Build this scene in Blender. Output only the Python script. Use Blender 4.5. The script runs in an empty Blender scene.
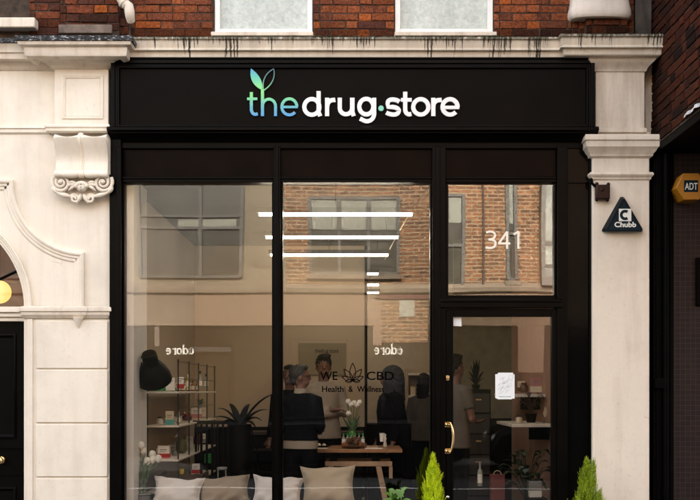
import bpy, bmesh, math, random
from mathutils import Vector, Matrix
R = math.radians
PI = math.pi
SC = bpy.context.scene
COL = SC.collection
rnd = random.Random(7)

# ------------------------------------------------------------------ camera, world, sun, exposure
CAM_D = 8.7            # metres from the shopfront plane (y = 0)
EYE = 1.46
PPM = 120.0            # photo pixels per metre on the plane y = 0
cam_data = bpy.data.cameras.new('camera')
cam = bpy.data.objects.new('camera', cam_data)
COL.objects.link(cam)
cam.location = (0, -CAM_D, EYE)
cam.rotation_euler = (R(90), 0, 0)
cam_data.sensor_width = 36.0
cam_data.lens = 36.0 * CAM_D / (700 / PPM)
cam_data.shift_y = 0.2
cam_data.clip_end = 400
SC.camera = cam

SUN_EL = 28.0
world = bpy.data.worlds.new('World')
SC.world = world
world.use_nodes = True
wn = world.node_tree
wn.nodes.clear()
wo = wn.nodes.new('ShaderNodeOutputWorld')
wb = wn.nodes.new('ShaderNodeBackground')
ws = wn.nodes.new('ShaderNodeTexSky')
ws.sky_type = 'NISHITA'
ws.sun_disc = False
ws.sun_elevation = R(SUN_EL)
ws.sun_rotation = R(0)
ws.air_density = 1.0
ws.dust_density = 5.0
ws.ozone_density = 1.0
wb.inputs['Strength'].default_value = 0.15
# thin grey cloud: the sky loses most of its blue
wh = wn.nodes.new('ShaderNodeHueSaturation')
wh.inputs['Saturation'].default_value = 0.22
wn.links.new(ws.outputs[0], wh.inputs['Color'])
wn.links.new(wh.outputs[0], wb.inputs['Color'])
wn.links.new(wb.outputs[0], wo.inputs['Surface'])

sun_d = bpy.data.lights.new('sun', 'SUN')
sun_d.energy = 1.2
sun_d.angle = R(12)
sun_d.color = (1.0, 0.90, 0.76)
sun = bpy.data.objects.new('sun', sun_d)
COL.objects.link(sun)
sun.location = (0, 20, 30)
sun.rotation_euler = (R(-(90 - SUN_EL)), 0, 0)

SC.view_settings.view_transform = 'Standard'
SC.view_settings.look = 'None'
SC.view_settings.exposure = 3.0
SC.view_settings.gamma = 1.0
try:
    SC.view_settings.use_curve_mapping = False
except Exception:
    pass
try:
    SC.cycles.use_denoising = True
    SC.cycles.use_adaptive_sampling = False
    SC.cycles.max_bounces = 9
    SC.cycles.transparent_max_bounces = 24
    SC.cycles.sample_clamp_indirect = 6.0
    SC.cycles.caustics_reflective = False
    SC.cycles.caustics_refractive = False
except Exception:
    pass

# ------------------------------------------------------------------ photo measurements -> metres
def S(y):
    return PPM * CAM_D / (CAM_D + y)
def U(px, y=0.0):
    return (px - 350.0) / S(y)
def V(py, y=0.0):
    return EYE + (390.0 - py) / S(y)
OPP = -13.5            # plane of the buildings across the street
def SR(y=OPP):
    return PPM * CAM_D / (CAM_D - y)
def RU(px, y=OPP):
    return (px - 350.0) / SR(y)
def RV(py, y=OPP):
    return EYE + (390.0 - py) / SR(y)

# ------------------------------------------------------------------ materials
MATS = {}
class N:
    """small node-graph helper"""
    def __init__(self, name):
        self.m = bpy.data.materials.new(name)
        self.m.use_nodes = True
        self.t = self.m.node_tree
        self.b = self.t.nodes['Principled BSDF']
        self.out = self.t.nodes['Material Output']
    def node(self, typ, **kw):
        n = self.t.nodes.new(typ)
        for k, v in kw.items():
            if k.startswith('i_'):
                key = k[2:].replace('_', ' ')
                n.inputs[key].default_value = v
            else:
                setattr(n, k, v)
        return n
    def link(self, a, b):
        self.t.links.new(a, b)
    def pos(self, scale=(1, 1, 1)):
        g = self.node('ShaderNodeNewGeometry')
        m = self.node('ShaderNodeMapping')
        m.inputs['Scale'].default_value = scale
        self.link(g.outputs['Position'], m.inputs['Vector'])
        return m.outputs[0]
    def noise(self, scale, vec=None, detail=4.0, rough=0.55, dist=0.0):
        n = self.node('ShaderNodeTexNoise')
        n.inputs['Scale'].default_value = scale
        n.inputs['Detail'].default_value = detail
        n.inputs['Roughness'].default_value = rough
        n.inputs['Distortion'].default_value = dist
        self.link(vec if vec is not None else self.pos(), n.inputs['Vector'])
        return n.outputs['Fac']
    def ramp(self, fac, stops):
        r = self.node('ShaderNodeValToRGB')
        e = r.color_ramp.elements
        while len(e) < len(stops):
            e.new(0.5)
        for k, (p, c) in enumerate(stops):
            e[k].position = p
            e[k].color = (c, c, c, 1) if isinstance(c, (int, float)) else (c[0], c[1], c[2], 1)
        self.link(fac, r.inputs[0])
        return r.outputs[0]
    def mix(self, fac, a, b, mode='MIX'):
        n = self.node('ShaderNodeMix', data_type='RGBA', blend_type=mode)
        for sock, val in ((n.inputs[0], fac), (n.inputs[6], a), (n.inputs[7], b)):
            if hasattr(val, 'is_linked'):
                self.link(val, sock)
            elif isinstance(val, (int, float)):
                sock.default_value = val
            else:
                sock.default_value = (val[0], val[1], val[2], 1)
        return n.outputs[2]
    def math(self, op, a, b=0.0):
        n = self.node('ShaderNodeMath', operation=op)
        for k, v in enumerate((a, b)):
            if hasattr(v, 'is_linked'):
                self.link(v, n.inputs[k])
            else:
                n.inputs[k].default_value = v
        return n.outputs[0]
    def bump(self, h, strength=0.3, dist=0.005):
        n = self.node('ShaderNodeBump')
        n.inputs['Strength'].default_value = strength
        n.inputs['Distance'].default_value = dist
        self.link(h, n.inputs['Height'])
        self.link(n.outputs[0], self.b.inputs['Normal'])
        return n
    def base(self, c):
        if hasattr(c, 'is_linked'):
            self.link(c, self.b.inputs['Base Color'])
        else:
            self.b.inputs['Base Color'].default_value = (c[0], c[1], c[2], 1)
    def set(self, **kw):
        for k, v in kw.items():
            key = k.replace('_', ' ')
            if hasattr(v, 'is_linked'):
                self.link(v, self.b.inputs[key])
            else:
                self.b.inputs[key].default_value = v

def plain(name, col, rough=0.6, metal=0.0, var=0.15, scale=8.0, bump=0.0, bscale=60.0, coat=0.0, spec=0.5):
    """a principled surface with soft procedural mottling of its own colour"""
    if name in MATS:
        return MATS[name]
    n = N(name)
    f = n.noise(scale, detail=6)
    lo = tuple(max(0.0, c * (1 - var)) for c in col)
    hi = tuple(min(1.0, c * (1 + var)) for c in col)
    n.base(n.ramp(f, [(0.3, lo), (0.7, hi)]))
    n.set(Roughness=rough, Metallic=metal)
    n.b.inputs['Specular IOR Level'].default_value = spec
    if coat:
        n.b.inputs['Coat Weight'].default_value = coat
        n.b.inputs['Coat Roughness'].default_value = 0.06
    if bump:
        n.bump(n.noise(bscale, detail=5), bump, 0.004)
    MATS[name] = n.m
    return n.m

def stucco_mat(name, col, dirt, ztop=None, drip=0.0, drop=0.17):
    """painted render; optional black drips that run down from the ledge at ztop"""
    n = N(name)
    big = n.noise(1.7, detail=8, rough=0.62)
    c = n.ramp(big, [(0.30, tuple(a * 0.86 for a in col)), (0.5, col), (0.75, tuple(min(1, a * 1.04) for a in col))])
    # rain marks, stretched downwards
    st = n.noise(1.0, n.pos((9, 9, 0.9)), detail=7, rough=0.6)
    c = n.mix(n.math('MULTIPLY', n.ramp(st, [(0.48, 0.0), (0.78, 1.0)]), dirt), c, tuple(a * b for a, b in zip(col, (0.55, 0.47, 0.40))))
    fine = n.noise(38, detail=8, rough=0.7)
    c = n.mix(n.math('MULTIPLY', n.ramp(fine, [(0.58, 0.0), (0.76, 1.0)]), 0.15 + dirt * 0.5), c, (0.22, 0.17, 0.13))
    crack = n.node('ShaderNodeTexVoronoi', feature='DISTANCE_TO_EDGE')
    crack.inputs['Scale'].default_value = 1.6
    wv = n.node('ShaderNodeMix', data_type='VECTOR')
    wv.inputs[0].default_value = 0.12
    nz = n.node('ShaderNodeTexNoise')
    nz.inputs['Scale'].default_value = 6
    p = n.pos()
    n.link(p, nz.inputs['Vector'])
    n.link(p, wv.inputs[4]); n.link(nz.outputs['Color'], wv.inputs[5])
    n.link(wv.outputs[1], crack.inputs['Vector'])
    ck = n.math('MULTIPLY', n.ramp(crack.outputs['Distance'], [(0.0, 1.0), (0.006, 0.0)]), n.ramp(big, [(0.60, 0.0), (0.68, 0.5)]))
    c = n.mix(ck, c, (0.25, 0.19, 0.14))
    if drip:
        sep = n.node('ShaderNodeSeparateXYZ')
        g = n.node('ShaderNodeNewGeometry')
        n.link(g.outputs['Position'], sep.inputs[0])
        # 0 at the ledge, 1 at the end of the longest drip
        d = n.math('DIVIDE', n.math('SUBTRACT', ztop, sep.outputs['Z']), drop)
        comb = n.node('ShaderNodeCombineXYZ')
        n.link(sep.outputs['X'], comb.inputs[0])
        n.link(n.math('MULTIPLY', sep.outputs['Z'], 0.05), comb.inputs[2])
        wob = n.noise(5.5, comb.outputs[0], detail=2, rough=0.5)
        thin = n.noise(46, comb.outputs[0], detail=3, rough=0.6)
        amount = n.math('MULTIPLY', n.ramp(wob, [(0.38, 0.0), (0.66, 1.0)]), n.ramp(thin, [(0.44, 0.0), (0.68, 1.0)]))
        lenv = n.noise(2.3, comb.outputs[0], detail=2, rough=0.6)
        amount = n.math('MULTIPLY', amount, n.ramp(lenv, [(0.35, 0.45), (0.60, 1.15)]))
        rag = n.math('MULTIPLY', n.math('SUBTRACT', n.noise(60, detail=4), 0.5), 0.35)
        m = n.ramp(n.math('ADD', n.math('SUBTRACT', n.math('MULTIPLY', amount, drip * 2.1), d), rag), [(0.0, 0.0), (0.06, 0.55), (0.25, 1.0)])
        soft = n.noise(90, detail=3)
        m = n.math('MULTIPLY', m, n.ramp(soft, [(0.25, 0.75), (0.55, 0.98)]))
        c = n.mix(m, c, (0.020, 0.015, 0.010))
        grey = n.math('MULTIPLY', n.ramp(n.noise(7, comb.outputs[0], detail=5, rough=.7), [(0.42, 0.0), (0.75, 0.6)]), n.ramp(d, [(0.1, 1.0), (1.0, 0.25)]))
        c = n.mix(grey, c, (0.16, 0.12, 0.085))
        moss = n.noise(26, detail=5)
        mm = n.math('MULTIPLY', n.ramp(moss, [(0.33, 0.0), (0.48, 1.0)]), n.ramp(d, [(0.13, 1.0), (0.30, 0.0)]))
        c = n.mix(n.math('MULTIPLY', mm, 0.9), c, (0.035, 0.035, 0.016))
    n.base(c)
    n.set(Roughness=0.72)
    n.b.inputs['Specular IOR Level'].default_value = 0.3
    h = n.math('ADD', n.math('MULTIPLY', n.noise(14, detail=6), 0.7), n.math('MULTIPLY', n.noise(140, detail=3), 0.25))
    n.bump(h, 0.35, 0.006)
    MATS[name] = n.m
    return n.m

def brick_attr_mat(name, rough=0.85):
    n = N(name)
    a = n.node('ShaderNodeAttribute', attribute_name='Col')
    f = n.noise(55, detail=7, rough=0.65)
    c = n.mix(1.0, a.outputs['Color'], n.ramp(f, [(0.28, 0.30), (0.5, 0.9), (0.75, 1.5)]), 'MULTIPLY')
    soot = n.noise(3.2, detail=7, rough=0.65)
    c = n.mix(n.math('MULTIPLY', n.ramp(soot, [(0.46, 0.0), (0.72, 1.0)]), 0.65), c, (0.018, 0.010, 0.007))
    n.base(c)
    n.set(Roughness=rough)
    n.b.inputs['Specular IOR Level'].default_value = 0.08
    n.bump(n.math('ADD', n.noise(70, detail=6), n.math('MULTIPLY', n.noise(260, detail=2), 0.4)), 0.9, 0.010)
    MATS[name] = n.m
    return n.m

def brick_tex_mat(name, c1, c2, mortar, axis='X', bw=0.225, rh=0.075, ms=0.010):
    n = N(name)
    g = n.node('ShaderNodeNewGeometry')
    sep = n.node('ShaderNodeSeparateXYZ')
    n.link(g.outputs['Position'], sep.inputs[0])
    comb = n.node('ShaderNodeCombineXYZ')
    n.link(sep.outputs[axis], comb.inputs[0])
    n.link(sep.outputs['Z'], comb.inputs[1])
    b = n.node('ShaderNodeTexBrick')
    b.inputs['Scale'].default_value = 1.0
    b.inputs['Brick Width'].default_value = bw
    b.inputs['Row Height'].default_value = rh
    b.inputs['Mortar Size'].default_value = ms
    b.inputs['Mortar Smooth'].default_value = 0.15
    b.inputs['Bias'].default_value = -0.1
    b.inputs['Color1'].default_value = (*c1, 1)
    b.inputs['Color2'].default_value = (*c2, 1)
    b.inputs['Mortar'].default_value = (*mortar, 1)
    n.link(comb.outputs[0], b.inputs['Vector'])
    v = n.noise(9, comb.outputs[0], detail=6)
    n.base(n.mix(1.0, b.outputs['Color'], n.ramp(v, [(0.3, 0.6), (0.7, 1.25)]), 'MULTIPLY'))
    n.set(Roughness=0.85)
    n.bump(b.outputs['Fac'], -0.6, 0.01)
    MATS[name] = n.m
    return n.m

def glass_mat(name, refl, tint=(1, 1, 1), wob=0.0):
    """thin coated shop glass: part mirror, part clear; the mirror share grows at grazing angles"""
    n = N(name)
    tr = n.node('ShaderNodeBsdfTransparent')
    tr.inputs['Color'].default_value = (*tint, 1)
    gl = n.node('ShaderNodeBsdfGlossy')
    gl.inputs['Roughness'].default_value = 0.0
    gl.inputs['Color'].default_value = (1, 1, 1, 1)
    lw = n.node('ShaderNodeFresnel')
    lw.inputs['IOR'].default_value = 1.45
    fac = n.math('MINIMUM', n.math('ADD', lw.outputs[0], refl - 0.035), 1.0)
    n.link(fac, gl.inputs['Color'])
    clear = n.math('SUBTRACT', 1.0, n.math('MULTIPLY', lw.outputs[0], 0.8))
    n.link(n.mix(1.0, clear, tint, 'MULTIPLY'), tr.inputs['Color'])
    mx = n.node('ShaderNodeAddShader')
    n.link(tr.outputs[0], mx.inputs[0])
    n.link(gl.outputs[0], mx.inputs[1])
    n.link(mx.outputs[0], n.out.inputs['Surface'])
    if wob:
        bp = n.node('ShaderNodeBump')
        bp.inputs['Strength'].default_value = wob
        bp.inputs['Distance'].default_value = 0.01
        n.link(n.noise(1.3, detail=1), bp.inputs['Height'])
        n.link(bp.outputs[0], gl.inputs['Normal'])
    MATS[name] = n.m
    return n.m

def emit_mat(name, col, strength):
    n = N(name)
    n.base((0.8, 0.8, 0.8))
    n.b.inputs['Emission Color'].default_value = (*col, 1)
    n.b.inputs['Emission Strength'].default_value = strength
    MATS[name] = n.m
    return n.m

# ------------------------------------------------------------------ mesh builder
class MB:
    def __init__(self):
        self.v = []; self.f = []; self.c = []; self.M = Matrix.Identity(4); self.col = None
    def add(self, vs, fs):
        o = len(self.v)
        M = self.M
        self.v += [M @ Vector(p) for p in vs]
        for f in fs:
            self.f.append([o + i for i in f]); self.c.append(self.col)
        return self
    def box(self, x0, x1, y0, y1, z0, z1):
        x0, x1 = min(x0, x1), max(x0, x1); y0, y1 = min(y0, y1), max(y0, y1); z0, z1 = min(z0, z1), max(z0, z1)
        return self.add([(x0, y0, z0), (x1, y0, z0), (x1, y1, z0), (x0, y1, z0), (x0, y0, z1), (x1, y0, z1), (x1, y1, z1), (x0, y1, z1)],
                        [(0, 3, 2, 1), (4, 5, 6, 7), (0, 1, 5, 4), (1, 2, 6, 5), (2, 3, 7, 6), (3, 0, 4, 7)])
    def tube(self, path, rad, n=10, caps=True, flat=1.0):
        P = [Vector(p) for p in path]
        if not isinstance(rad, (list, tuple)):
            rad = [rad] * len(P)
        rings = []
        up = None
        for i, p in enumerate(P):
            d = (P[min(i + 1, len(P) - 1)] - P[max(i - 1, 0)])
            if d.length < 1e-9:
                d = Vector((0, 0, 1))
            d.normalize()
            if up is None:
                up = Vector((0, 0, 1)) if abs(d.z) < 0.9 else Vector((0, 1, 0))
            a = up - d * up.dot(d)
            if a.length < 1e-6:
                a = d.orthogonal()
            a.normalize()
            b = d.cross(a)
            up = a
            rings.append([p + (a * math.cos(2 * PI * k / n) * flat + b * math.sin(2 * PI * k / n)) * rad[i] for k in range(n)])
        vs = [q for r in rings for q in r]
        fs = []
        for i in range(len(P) - 1):
            for k in range(n):
                k2 = (k + 1) % n
                fs.append((i * n + k, i * n + k2, (i + 1) * n + k2, (i + 1) * n + k))
        if caps:
            fs.append(tuple(reversed(range(n))))
            fs.append(tuple((len(P) - 1) * n + k for k in range(n)))
        return self.add(vs, fs)
    def cyl(self, p0, p1, r0, r1=None, n=16):
        return self.tube([p0, p1], [r0, r0 if r1 is None else r1], n)
    def lathe(self, prof, c=(0, 0, 0), n=20, axis='Z'):
        vs = []; fs = []
        for (r, h) in prof:
            for k in range(n):
                a = 2 * PI * k / n
                x, y = r * math.cos(a), r * math.sin(a)
                vs.append({'Z': (x, y, h), 'X': (h, x, y), 'Y': (x, h, y)}[axis])
        vs = [(p[0] + c[0], p[1] + c[1], p[2] + c[2]) for p in vs]
        for i in range(len(prof) - 1):
            for k in range(n):
                k2 = (k + 1) % n
                q = (i * n + k, i * n + k2, (i + 1) * n + k2, (i + 1) * n + k)
                fs.append(q if axis != 'Y' else q[::-1])
        fs.append(tuple(reversed(range(n))) if axis != 'Y' else tuple(range(n)))
        last = tuple((len(prof) - 1) * n + k for k in range(n))
        fs.append(last if axis != 'Y' else last[::-1])
        return self.add(vs, fs)
    def ball(self, c, r, nu=14, nv=9):
        if not isinstance(r, (list, tuple)):
            r = (r, r, r)
        vs = [(c[0], c[1], c[2] - r[2])]
        for j in range(1, nv):
            t = PI * j / nv - PI / 2
            for k in range(nu):
                a = 2 * PI * k / nu
                vs.append((c[0] + r[0] * math.cos(t) * math.cos(a), c[1] + r[1] * math.cos(t) * math.sin(a), c[2] + r[2] * math.sin(t)))
        vs.append((c[0], c[1], c[2] + r[2]))
        fs = [(0, 1 + (k + 1) % nu, 1 + k) for k in range(nu)]
        for j in range(nv - 2):
            for k in range(nu):
                a = 1 + j * nu + k; b = 1 + j * nu + (k + 1) % nu
                fs.append((a, b, b + nu, a + nu))
        o = 1 + (nv - 2) * nu
        fs += [(o + k, o + (k + 1) % nu, len(vs) - 1) for k in range(nu)]
        return self.add(vs, fs)
    def prism(self, poly, y0, y1):
        """outline in x, z pushed from y0 (front) to y1 (back)"""
        a = sum(poly[i][0] * poly[(i + 1) % len(poly)][1] - poly[(i + 1) % len(poly)][0] * poly[i][1] for i in range(len(poly)))
        if a < 0:
            poly = poly[::-1]
        n = len(poly)
        vs = [(p[0], y0, p[1]) for p in poly] + [(p[0], y1, p[1]) for p in poly]
        fs = [tuple(range(n)), tuple(reversed(range(n, 2 * n)))]
        fs += [(i, n + i, n + (i + 1) % n, (i + 1) % n) for i in range(n)]
        return self.add(vs, fs)
    def rings(self, rs, n=16):
        """loft of flat ellipses: (cx, cy, z, rx, ry)"""
        vs = []; fs = []
        for (cx, cy, z, rx, ry) in rs:
            vs += [(cx + rx * math.cos(2 * PI * k / n), cy + ry * math.sin(2 * PI * k / n), z) for k in range(n)]
        for i in range(len(rs) - 1):
            for k in range(n):
                k2 = (k + 1) % n
                fs.append((i * n + k, i * n + k2, (i + 1) * n + k2, (i + 1) * n + k))
        fs.append(tuple(reversed(range(n)))); fs.append(tuple((len(rs) - 1) * n + k for k in range(n)))
        return self.add(vs, fs)
    def sweep(self, path, prof, plan=True, closed=False):
        """mitred moulding. plan=True: path in x,y and prof (out, z); out is to the right of travel.
        plan=False: path in x,z and prof (offset, y); offset is to the right of travel."""
        P = [Vector((p[0], p[1])) for p in path]
        m = len(P); k = len(prof)
        nrm = []
        for i in range(m):
            segs = []
            if closed or i > 0:
                segs.append((P[i] - P[i - 1]).normalized())
            if closed or i < m - 1:
                segs.append((P[(i + 1) % m] - P[i]).normalized())
            ns = [Vector((d.y, -d.x)) for d in segs]
            if len(ns) == 1:
                nrm.append(ns[0])
            else:
                s = ns[0] + ns[1]
                s.normalize()
                nrm.append(s / max(0.25, s.dot(ns[0])))
        vs = []
        for i in range(m):
            for (o, h) in prof:
                q = P[i] + nrm[i] * o
                vs.append((q.x, q.y, h) if plan else (q.x, h, q.y))
        fs = []
        for i in range(m if closed else m - 1):
            i2 = (i + 1) % m
            for j in range(k - 1):
                fs.append((i * k + j, i * k + j + 1, i2 * k + j + 1, i2 * k + j))
        if not closed:
            fs.append(tuple(reversed(range(k))))
            fs.append(tuple((m - 1) * k + j for j in range(k)))
        return self.add(vs, fs)
    def stroke(self, pts, w, y0, y1):
        """a flat pen stroke in x,z with thickness y0 (front) to y1"""
        if not isinstance(w, (list, tuple)):
            w = [w] * len(pts)
        P = [Vector(p) for p in pts]
        L = []; Rr = []
        for i, p in enumerate(P):
            d = (P[min(i + 1, len(P) - 1)] - P[max(i - 1, 0)]).normalized()
            nn = Vector((-d.y, d.x))
            L.append(p + nn * w[i] / 2); Rr.append(p - nn * w[i] / 2)
        n = len(P)
        vs = []
        for y in (y0, y1):
            vs += [(q.x, y, q.y) for q in L] + [(q.x, y, q.y) for q in Rr]
        fs = []
        for i in range(n - 1):
            fs.append((i, n + i, n + i + 1, i + 1))
            fs.append((2 * n + i, 2 * n + i + 1, 3 * n + i + 1, 3 * n + i))
            fs.append((i, i + 1, 2 * n + i + 1, 2 * n + i))
            fs.append((n + i, 3 * n + i, 3 * n + i + 1, n + i + 1))
        fs.append((0, 2 * n, 3 * n, n)); fs.append((n - 1, 2 * n - 1, 4 * n - 1, 3 * n - 1))
        return self.add(vs, fs)
    def grid(self, fn, nu, nv, close_u=False):
        vs = [fn(i / nu, j / nv) for j in range(nv + 1) for i in range(nu + 1)]
        fs = []
        for j in range(nv):
            for i in range(nu):
                a = j * (nu + 1) + i
                fs.append((a, a + 1, a + nu + 2, a + nu + 1))
        return self.add(vs, fs)
    def text(self, s, x0, x1, z0, z1, y0, y1, back=False, bold=0.0, shear=0.0):
        """lettering fitted to the box x0..x1, z0..z1; back=True faces +y"""
        cu = bpy.data.curves.new('lettering', 'FONT')
        cu.body = s
        cu.offset = bold
        cu.shear = shear
        cu.extrude = 0.0
        cu.fill_mode = 'FRONT'
        cu.resolution_u = 6
        o = bpy.data.objects.new('lettering', cu)
        COL.objects.link(o)
        dg = bpy.context.evaluated_depsgraph_get()
        me = bpy.data.meshes.new_from_object(o.evaluated_get(dg))
        bpy.data.objects.remove(o); bpy.data.curves.remove(cu)
        co = [v.co.copy() for v in me.vertices]
        if not co:
            return self
        ax, bx = min(c.x for c in co), max(c.x for c in co)
        az, bz = min(c.y for c in co), max(c.y for c in co)
        out = []
        for c in co:
            t = (c.x - ax) / (bx - ax)
            x = x0 + (x1 - x0) * t if not back else x1 - (x1 - x0) * t
            out.append((x, z0 + (z1 - z0) * (c.y - az) / (bz - az)))
        n = len(out)
        vs = [(p[0], y0, p[1]) for p in out] + [(p[0], y1, p[1]) for p in out]
        fs = []
        cnt = {}
        for p in me.polygons:
            ids = list(p.vertices)
            fs.append(ids if not back else ids[::-1])
            fs.append([n + i for i in ids][::-1])
            for a, b in zip(ids, ids[1:] + ids[:1]):
                cnt[(a, b)] = cnt.get((a, b), 0) + 1
        for (a, b) in cnt:
            if (b, a) not in cnt:
                fs.append((a, n + a, n + b, b))
        bpy.data.meshes.remove(me)
        return self.add(vs, fs)
    def mesh(self, name, origin=Vector((0, 0, 0)), smooth=35.0):
        me = bpy.data.meshes.new(name)
        me.from_pydata([tuple(p - origin) for p in self.v], [], self.f)
        if any(c is not None for c in self.c):
            at = me.color_attributes.new('Col', 'FLOAT_COLOR', 'CORNER')
            buf = []
            for p, c in zip(me.polygons, self.c):
                c = c or (0.5, 0.5, 0.5)
                buf += [c[0], c[1], c[2], 1.0] * p.loop_total
            at.data.foreach_set('color', buf)
        me.update()
        if smooth:
            me.polygons.foreach_set('use_smooth', [True] * len(me.polygons))
            me.set_sharp_from_angle(angle=R(smooth))
        return me

def root_loc(o):
    while o.parent:
        o = o.parent
    return Vector(o.location)

def thing(name, label, cat, loc=(0, 0, 0), group=None, kind=None):
    o = bpy.data.objects.new(name, None)
    o.empty_display_size = 0.2
    COL.objects.link(o)
    o.location = loc
    tag(o, label, cat, group, kind)
    return o
def tag(o, label=None, cat=None, group=None, kind=None):
    if label: o['label'] = label
    if cat: o['category'] = cat
    if group: o['group'] = group
    if kind: o['kind'] = kind
    return o
def part(name, mb, mat, parent, label=None, smooth=35.0, bevel=0.0, seg=2):
    org = root_loc(parent)
    o = bpy.data.objects.new(name, mb.mesh(name, org, smooth))
    COL.objects.link(o)
    o.parent = parent
    if mat: o.data.materials.append(mat)
    if label: o['label'] = label
    if bevel: add_bevel(o, bevel, seg)
    return o
def hub(name, parent, label=None):
    o = bpy.data.objects.new(name, None)
    COL.objects.link(o)
    o.parent = parent
    if label: o['label'] = label
    return o
def single(name, mb, mat, label, cat, loc=(0, 0, 0), group=None, kind=None, smooth=35.0, bevel=0.0):
    o = bpy.data.objects.new(name, mb.mesh(name, Vector(loc), smooth))
    COL.objects.link(o)
    o.location = loc
    if mat: o.data.materials.append(mat)
    if bevel: add_bevel(o, bevel, 2)
    tag(o, label, cat, group, kind)
    return o
def add_bevel(o, w, seg=2):
    b = o.modifiers.new('bevel', 'BEVEL')
    b.width = w; b.segments = seg; b.limit_method = 'ANGLE'; b.angle_limit = R(40)
def dup(root, loc, rotz=0.0, label=None):
    """copy of a thing with copies of its parts and sub-parts"""
    r = root.copy(); COL.objects.link(r); r.location = loc; r.rotation_euler = (0, 0, rotz)
    if label: r['label'] = label
    for ch in list(root.children):
        c = ch.copy(); COL.objects.link(c); c.parent = r
        for g in list(ch.children):
            d = g.copy(); COL.objects.link(d); d.parent = c
    return r
def arc(cx, cz, r, a0, a1, n=16, rz=None):
    rz = r if rz is None else rz
    return [(cx + r * math.cos(R(a0 + (a1 - a0) * i / n)), cz + rz * math.sin(R(a0 + (a1 - a0) * i / n))) for i in range(n + 1)]
def bez(p0, p1, p2, p3, n=10):
    out = []
    for i in range(n + 1):
        t = i / n
        out.append(tuple((1 - t) ** 3 * a + 3 * t * (1 - t) ** 2 * b + 3 * t * t * (1 - t) * c + t ** 3 * d for a, b, c, d in zip(p0, p1, p2, p3)))
    return out
def blend(mb, voxel, iters=4):
    """fuse overlapping volumes of mb into one continuous skin"""
    me = mb.mesh('fused', smooth=0)
    o = bpy.data.objects.new('fused', me)
    COL.objects.link(o)
    r = o.modifiers.new('fuse', 'REMESH'); r.mode = 'VOXEL'; r.voxel_size = voxel
    s = o.modifiers.new('soft', 'SMOOTH'); s.factor = 0.5; s.iterations = iters
    dg = bpy.context.evaluated_depsgraph_get()
    out = bpy.data.meshes.new_from_object(o.evaluated_get(dg))
    bpy.data.objects.remove(o); bpy.data.meshes.remove(me)
    res = MB()
    res.v = [v.co.copy() for v in out.vertices]
    res.f = [list(p.vertices) for p in out.polygons]
    res.c = [None] * len(res.f)
    bpy.data.meshes.remove(out)
    return res

def bricks(mb, O, Ud, Nn, w, h, course, pick, seed=1, stretcher=0.222, joint=0.009, depth=0.05):
    """individually shaped Flemish-bond bricks on a rectangle; pick(u, z, rnd) gives each its colour"""
    rg = random.Random(seed)
    O = Vector(O); Ud = Vector(Ud); Nn = Vector(Nn); Zd = Vector((0, 0, 1))
    flip = Ud.cross(Zd).dot(Nn) < 0
    row = 0; z = 0.0
    header = stretcher * 0.48
    while z < h - 0.005:
        z1 = min(h, z + course)
        u = -rg.random() * 0.02 - (stretcher + header) * (0.5 if row % 2 else 0.12)
        k = row
        while u < w:
            L = (stretcher if k % 2 else header) * (1 + rg.uniform(-0.05, 0.05))
            a, b = max(0, u), min(w, u + L)
            if b - a > 0.02:
                j = joint * rg.uniform(0.35, 0.75)
                q = [(a + j, z + j), (b - j, z + j), (b - j, z1 - j), (a + j, z1 - j)]
                out = rg.uniform(0.0, 0.009)
                cut = 0.004
                vs = []
                for (uu, zz) in q:
                    vs.append(O + Ud * (uu + rg.uniform(-.003, .003)) + Zd * (zz + rg.uniform(-.004, .004)) - Nn * depth)
                for i, (uu, zz) in enumerate(q):
                    vs.append(vs[i] + Nn * (depth - cut + out))
                cx = (a + b) / 2; cz = (z + z1) / 2
                for (uu, zz) in q:
                    du = cut if uu < cx else -cut; dz = cut if zz < cz else -cut
                    vs.append(O + Ud * (uu + du + rg.uniform(-.001, .001)) + Zd * (zz + dz + rg.uniform(-.001, .001)) + Nn * (out + rg.uniform(-.0012, .0012)))
                fs = [(8, 9, 10, 11)]
                for i in range(4):
                    i2 = (i + 1) % 4
                    fs += [(i, i2, 4 + i2, 4 + i), (4 + i, 4 + i2, 8 + i2, 8 + i)]
                if flip:
                    fs = [f[::-1] for f in fs]
                mb.col = pick((a + b) / 2, z, rg)
                mb.add(vs, fs)
            u += L
            k += 1
        z = z1; row += 1
    mb.col = None
    return mb

# ------------------------------------------------------------------ shared materials
WHITE = (0.82, 0.74, 0.63)
m_stucco = stucco_mat('painted_render', WHITE, 0.24)
m_stucco_old = stucco_mat('weathered_render', (0.71, 0.625, 0.525), 0.75)
m_ledge = stucco_mat('stained_ledge', (0.68, 0.605, 0.50), 0.5, ztop=4.372, drip=1.0, drop=0.20)
m_brick = brick_attr_mat('old_red_brick')
m_mortar = plain('sooty_mortar', (0.048, 0.030, 0.020), 0.95, var=0.6, scale=14, bump=0.5)
m_black = plain('black_gloss_paint', (0.0022, 0.0019, 0.0017), 0.34, var=0.35, scale=5, bump=0.10, bscale=22, spec=0.06)
m_blackmatt = plain('black_satin_paint', (0.0018, 0.0016, 0.0015), 0.5, var=0.3, bump=0.12, bscale=30, spec=0.03)
m_board = plain('dark_brown_board', (0.0048, 0.0022, 0.0014), 0.30, var=0.5, scale=3.5, bump=0.05, bscale=9, spec=0.04)
m_sign = plain('sign_panel_black', (0.0052, 0.0040, 0.0034), 0.42, var=0.2, scale=2, spec=0.03)
m_darkglass = plain('black_pilaster_glass', (0.003, 0.003, 0.003), 0.10, var=0.2, scale=3, bump=0.25, bscale=4.0, spec=0.07)
m_glass = glass_mat('shop_glass', 0.110)
m_doorglass = glass_mat('door_glass', 0.062)
m_whitepaint = plain('white_gloss_paint', (0.80, 0.78, 0.75), 0.4, var=0.05, scale=12, bump=0.08)
_n = N('old_lead')
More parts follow.
